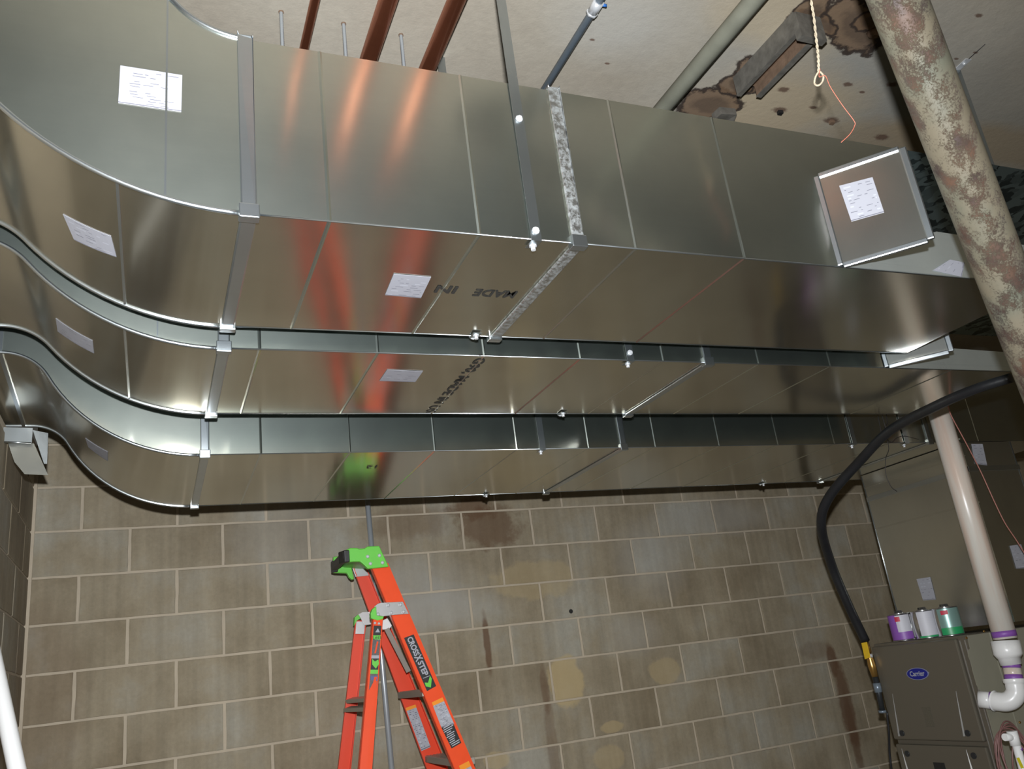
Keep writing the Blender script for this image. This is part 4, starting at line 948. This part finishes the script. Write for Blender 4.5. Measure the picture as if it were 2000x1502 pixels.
# far-side backing plate and hinge plates
P = [at(x, y, Y=-.255) for x, y in ((687, 1107), (711, 1105), (720, 1124), (694, 1127))]; MB().prism(P, (0, -.003, 0)).build('backing_plate', 'alu', t)
hp = [(730, 1190), (732, 1184), (738, 1179), (745, 1177), (787, 1175), (799, 1199), (770, 1201), (748, 1204), (735, 1201)]
yh = YNr(1190) - .010
P = [at(x, y, Y=yh) for x, y in hp]; hg = MB().prism(P, (0, .004, 0)).build('hinge_plate', 'alu', t, bevel=.001)
for x, y in ((758, 1182), (782, 1181), (764, 1197), (788, 1195), (738, 1200)): rivet(x, y, yh, .008)
P = [at(x, y, Y=YFr(1200) - .01) for x, y in ((700, 1200), (708, 1196), (724, 1195), (728, 1219), (712, 1221))]; MB().prism(P, (0, -.003, 0)).build('hinge_plate', 'alu', t)
P = [at(x, y, Y=YNb(1200) - .004) for x, y in ((724, 1198), (728, 1189), (735, 1184), (736, 1202), (750, 1204), (748, 1209), (738, 1212), (725, 1208))]; MB().prism(P, (0, .03, 0)).build('green_knuckle', 'green', t, bevel=.002)
P = [at(x, y, Y=YFb(1200) - .03) for x, y in ((692, 1222), (693, 1206), (700, 1200), (711, 1200), (717, 1207), (716, 1222), (713, 1212), (705, 1207), (697, 1212))]; MB().prism(P, (0, .03, 0)).build('green_knuckle', 'green', t)
P = [at(x, y, Y=YFb(1220) - .024) for x, y in ((696, 1214), (713, 1214), (711, 1238), (694, 1238))]; fp = MB().prism(P, (0, -.002, 0)).build('backing_plate', 'alu', t)
P = [at(x, y, Y=-.45) for x, y in ((747, 1212), (757, 1207), (766, 1222), (761, 1228), (748, 1230))]; MB().prism(P, (0, .03, 0)).build('spreader_block', 'white', t, bevel=.003)
MB().bar(at(755, 1228, Y=-.45), at(798, 1312, Y=-.40), (.010, 0, .004), (0, .003, 0)).build('spreader_bar', 'alu_step', t)
for x, y in ((732, 1217), (740, 1218)): rivet(x, y, YNb(1217), .006)
# name sticker down the near front rail
yn = YNr(1290) - .0012
def railpt(x, y, off=.0015): return at(x, y, Y=YNr(y) - off)
P = [railpt(789, 1246), railpt(808, 1239), railpt(852, 1340), railpt(834, 1350)]; st_ = MB().prism(P, (0, .001, 0)).build('name_sticker', 'blackplastic', t)
dirn = (railpt(843, 1345) - railpt(798, 1243)).normalized(); upd = (railpt(808, 1239) - railpt(789, 1246)).normalized()
def along(u): return railpt(798, 1243, .0028) + (railpt(843, 1345, .0028) - railpt(798, 1243, .0028)) * u
LL = (along(1) - along(0)).length
text('CROSS', .034, along(.195), dirn, upd, 'paper', st_, bold=.0012, fit=LL * .35)
text('X', .046, along(.42), dirn, upd, 'paper', st_, bold=.0014, fit=LL * .105)
text('STEP', .034, along(.615), dirn, upd, 'paper', st_, bold=.0012, fit=LL * .27)
MB().prism([along(.775) + upd * -.016, along(.775) + upd * .016, along(.785) + upd * .016, along(.785) + upd * -.016], (0, .0005, 0)).build('divider_line', 'paper', st_)
k = along(.875); g_ = [k + upd * a_ + dirn * b_ for a_, b_ in ((.016, -.022), (.018, -.008), (-.001, .024), (-.019, .012), (-.017, -.004), (-.004, .002))]
MB().prism(g_, (0, -.0005, 0)).build('green_tick', 'green', st_)
# warning labels
def wl_(corn, parent_y, seed, top=.14):
    P = [at(x, y, Y=parent_y(y) - .0015) for x, y in corn]; sticker(lad, P, seed, 14, mat='paper')
    A, B, C2, D = P; q = .0018
    mb = MB(); mb.prism([A + (0 * (D - A)), B, B + (C2 - B) * top, A + (D - A) * top], (0, -q - .001, 0)); mb.build('warning_band', 'orangelabel', lad)
wl_([(843, 1372), (864, 1362), (887, 1414), (862, 1421)], YNr, 21)
wl_([(896, 1496), (915, 1486), (930, 1520), (908, 1530)], YNr, 23, .3)
wl_([(791, 1383), (811, 1376), (841, 1459), (823, 1467)], lambda y: YFr(y) - .006, 22, .07)
P = [at(x, y, Y=YNr(y) - .0012) for x, y in ((862, 1421), (884, 1409), (901, 1451), (882, 1462))]
sb = MB().prism(P, (0, .001, 0)).build('black_sticker', 'blackplastic', lad)
A, B, C2, D = [p + Vector((0, -.0012, 0)) for p in P]; rnd = random.Random(9); mb = MB()
for i in range(11):
    v = .05 + i * .085; u0 = rnd.uniform(.02, .2); u1 = rnd.uniform(.55, .98)
    def q_(u, v): return (A * (1 - u) + B * u) * (1 - v) + (D * (1 - u) + C2 * u) * v
    mb.add([q_(u0, v), q_(u1, v), q_(u1, v + .035), q_(u0, v + .035)], [(0, 1, 2, 3)])
mb.build('sticker_print', 'ink_pale', sb, fix=False)
# picture sticker down the near rear rail
M['stk_blue'] = plain('sticker_blue', (.08, .10, .25), .5); M['stk_grey'] = plain('sticker_grey', (.10, .09, .09), .5, var=.6, vscale=120)
segs = [(1222, 1241, 'blackplastic'), (1241, 1249, 'green'), (1249, 1280, 'stk_grey'), (1280, 1286, 'paper'), (1286, 1308, 'blackplastic'), (1308, 1316, 'green'), (1316, 1352, 'stk_grey')]
def rb(x, y): return at(x, y, Y=YNb(y) - .0012)
for ya, yb2, mt in segs:
    xa_ = 730 - (ya - 1222) * .074; xb_ = 730 - (yb2 - 1222) * .074
    MB().prism([rb(xa_, ya), rb(xa_ + 15, ya), rb(xb_ + 15, yb2), rb(xb_, yb2)], (0, .001, 0)).build('sticker_panel', mt, lad)
MB().prism([rb(733, 1235), rb(738, 1227), rb(742, 1235)], (0, -.0006, 0)).build('sticker_mark', 'paper', lad)
MB().prism([rb(727, 1287), rb(732, 1292), rb(739, 1288), rb(740, 1297), rb(734, 1306), rb(727, 1298)], (0, -.0006, 0)).build('sticker_mark', 'green', lad)
text('Less', .022, rb(736, 1245) + Vector((0, -.001, 0)), (1, 0, 0), (0, 0, 1), 'blackplastic', lad)
MB().prism([rb(724, 1320), rb(738, 1320), rb(737, 1330), rb(724, 1328)], (0, -.0006, 0)).build('sticker_mark', 'stk_blue', lad)
MB().prism([rb(731, 1322), rb(736, 1322), rb(730, 1348), rb(726, 1347)], (0, -.0008, 0)).build('sticker_mark', 'orange', lad)
MB().prism([rb(736, 1253), rb(739, 1253), rb(734, 1276), rb(731, 1276)], (0, -.0008, 0)).build('sticker_mark', 'orange', lad)

# prop pole behind the ladder, under the rear duct
a_ = at(718, 983, Y=-.09); b_ = at(765, 1502, Y=-.05); d = b_ - a_
b_ = a_ + d * ((FLOOR - a_.z) / d.z); a_ = a_ + d * ((CEIL - a_.z) / d.z)
o = MB().tube([b_, a_], .0135, 16).build('steel_pole', 'emt_light'); tag(o, 'slim grey steel pole against the block wall behind the ladder', 'pole'); rebase(o, b_)

# white pipe leaning at the lower left edge
a_ = at(-25, 1230, D=2.3); b_ = at(33, 1502, D=2.2); d = b_ - a_; b2 = a_ + d * ((FLOOR - a_.z) / d.z)
o = MB().tube([b2, a_ - d * .5], .0215, 24).build('white_pipe', 'white'); tag(o, 'white plastic pipe leaning at the lower left edge', 'pipe'); rebase(o, b2)
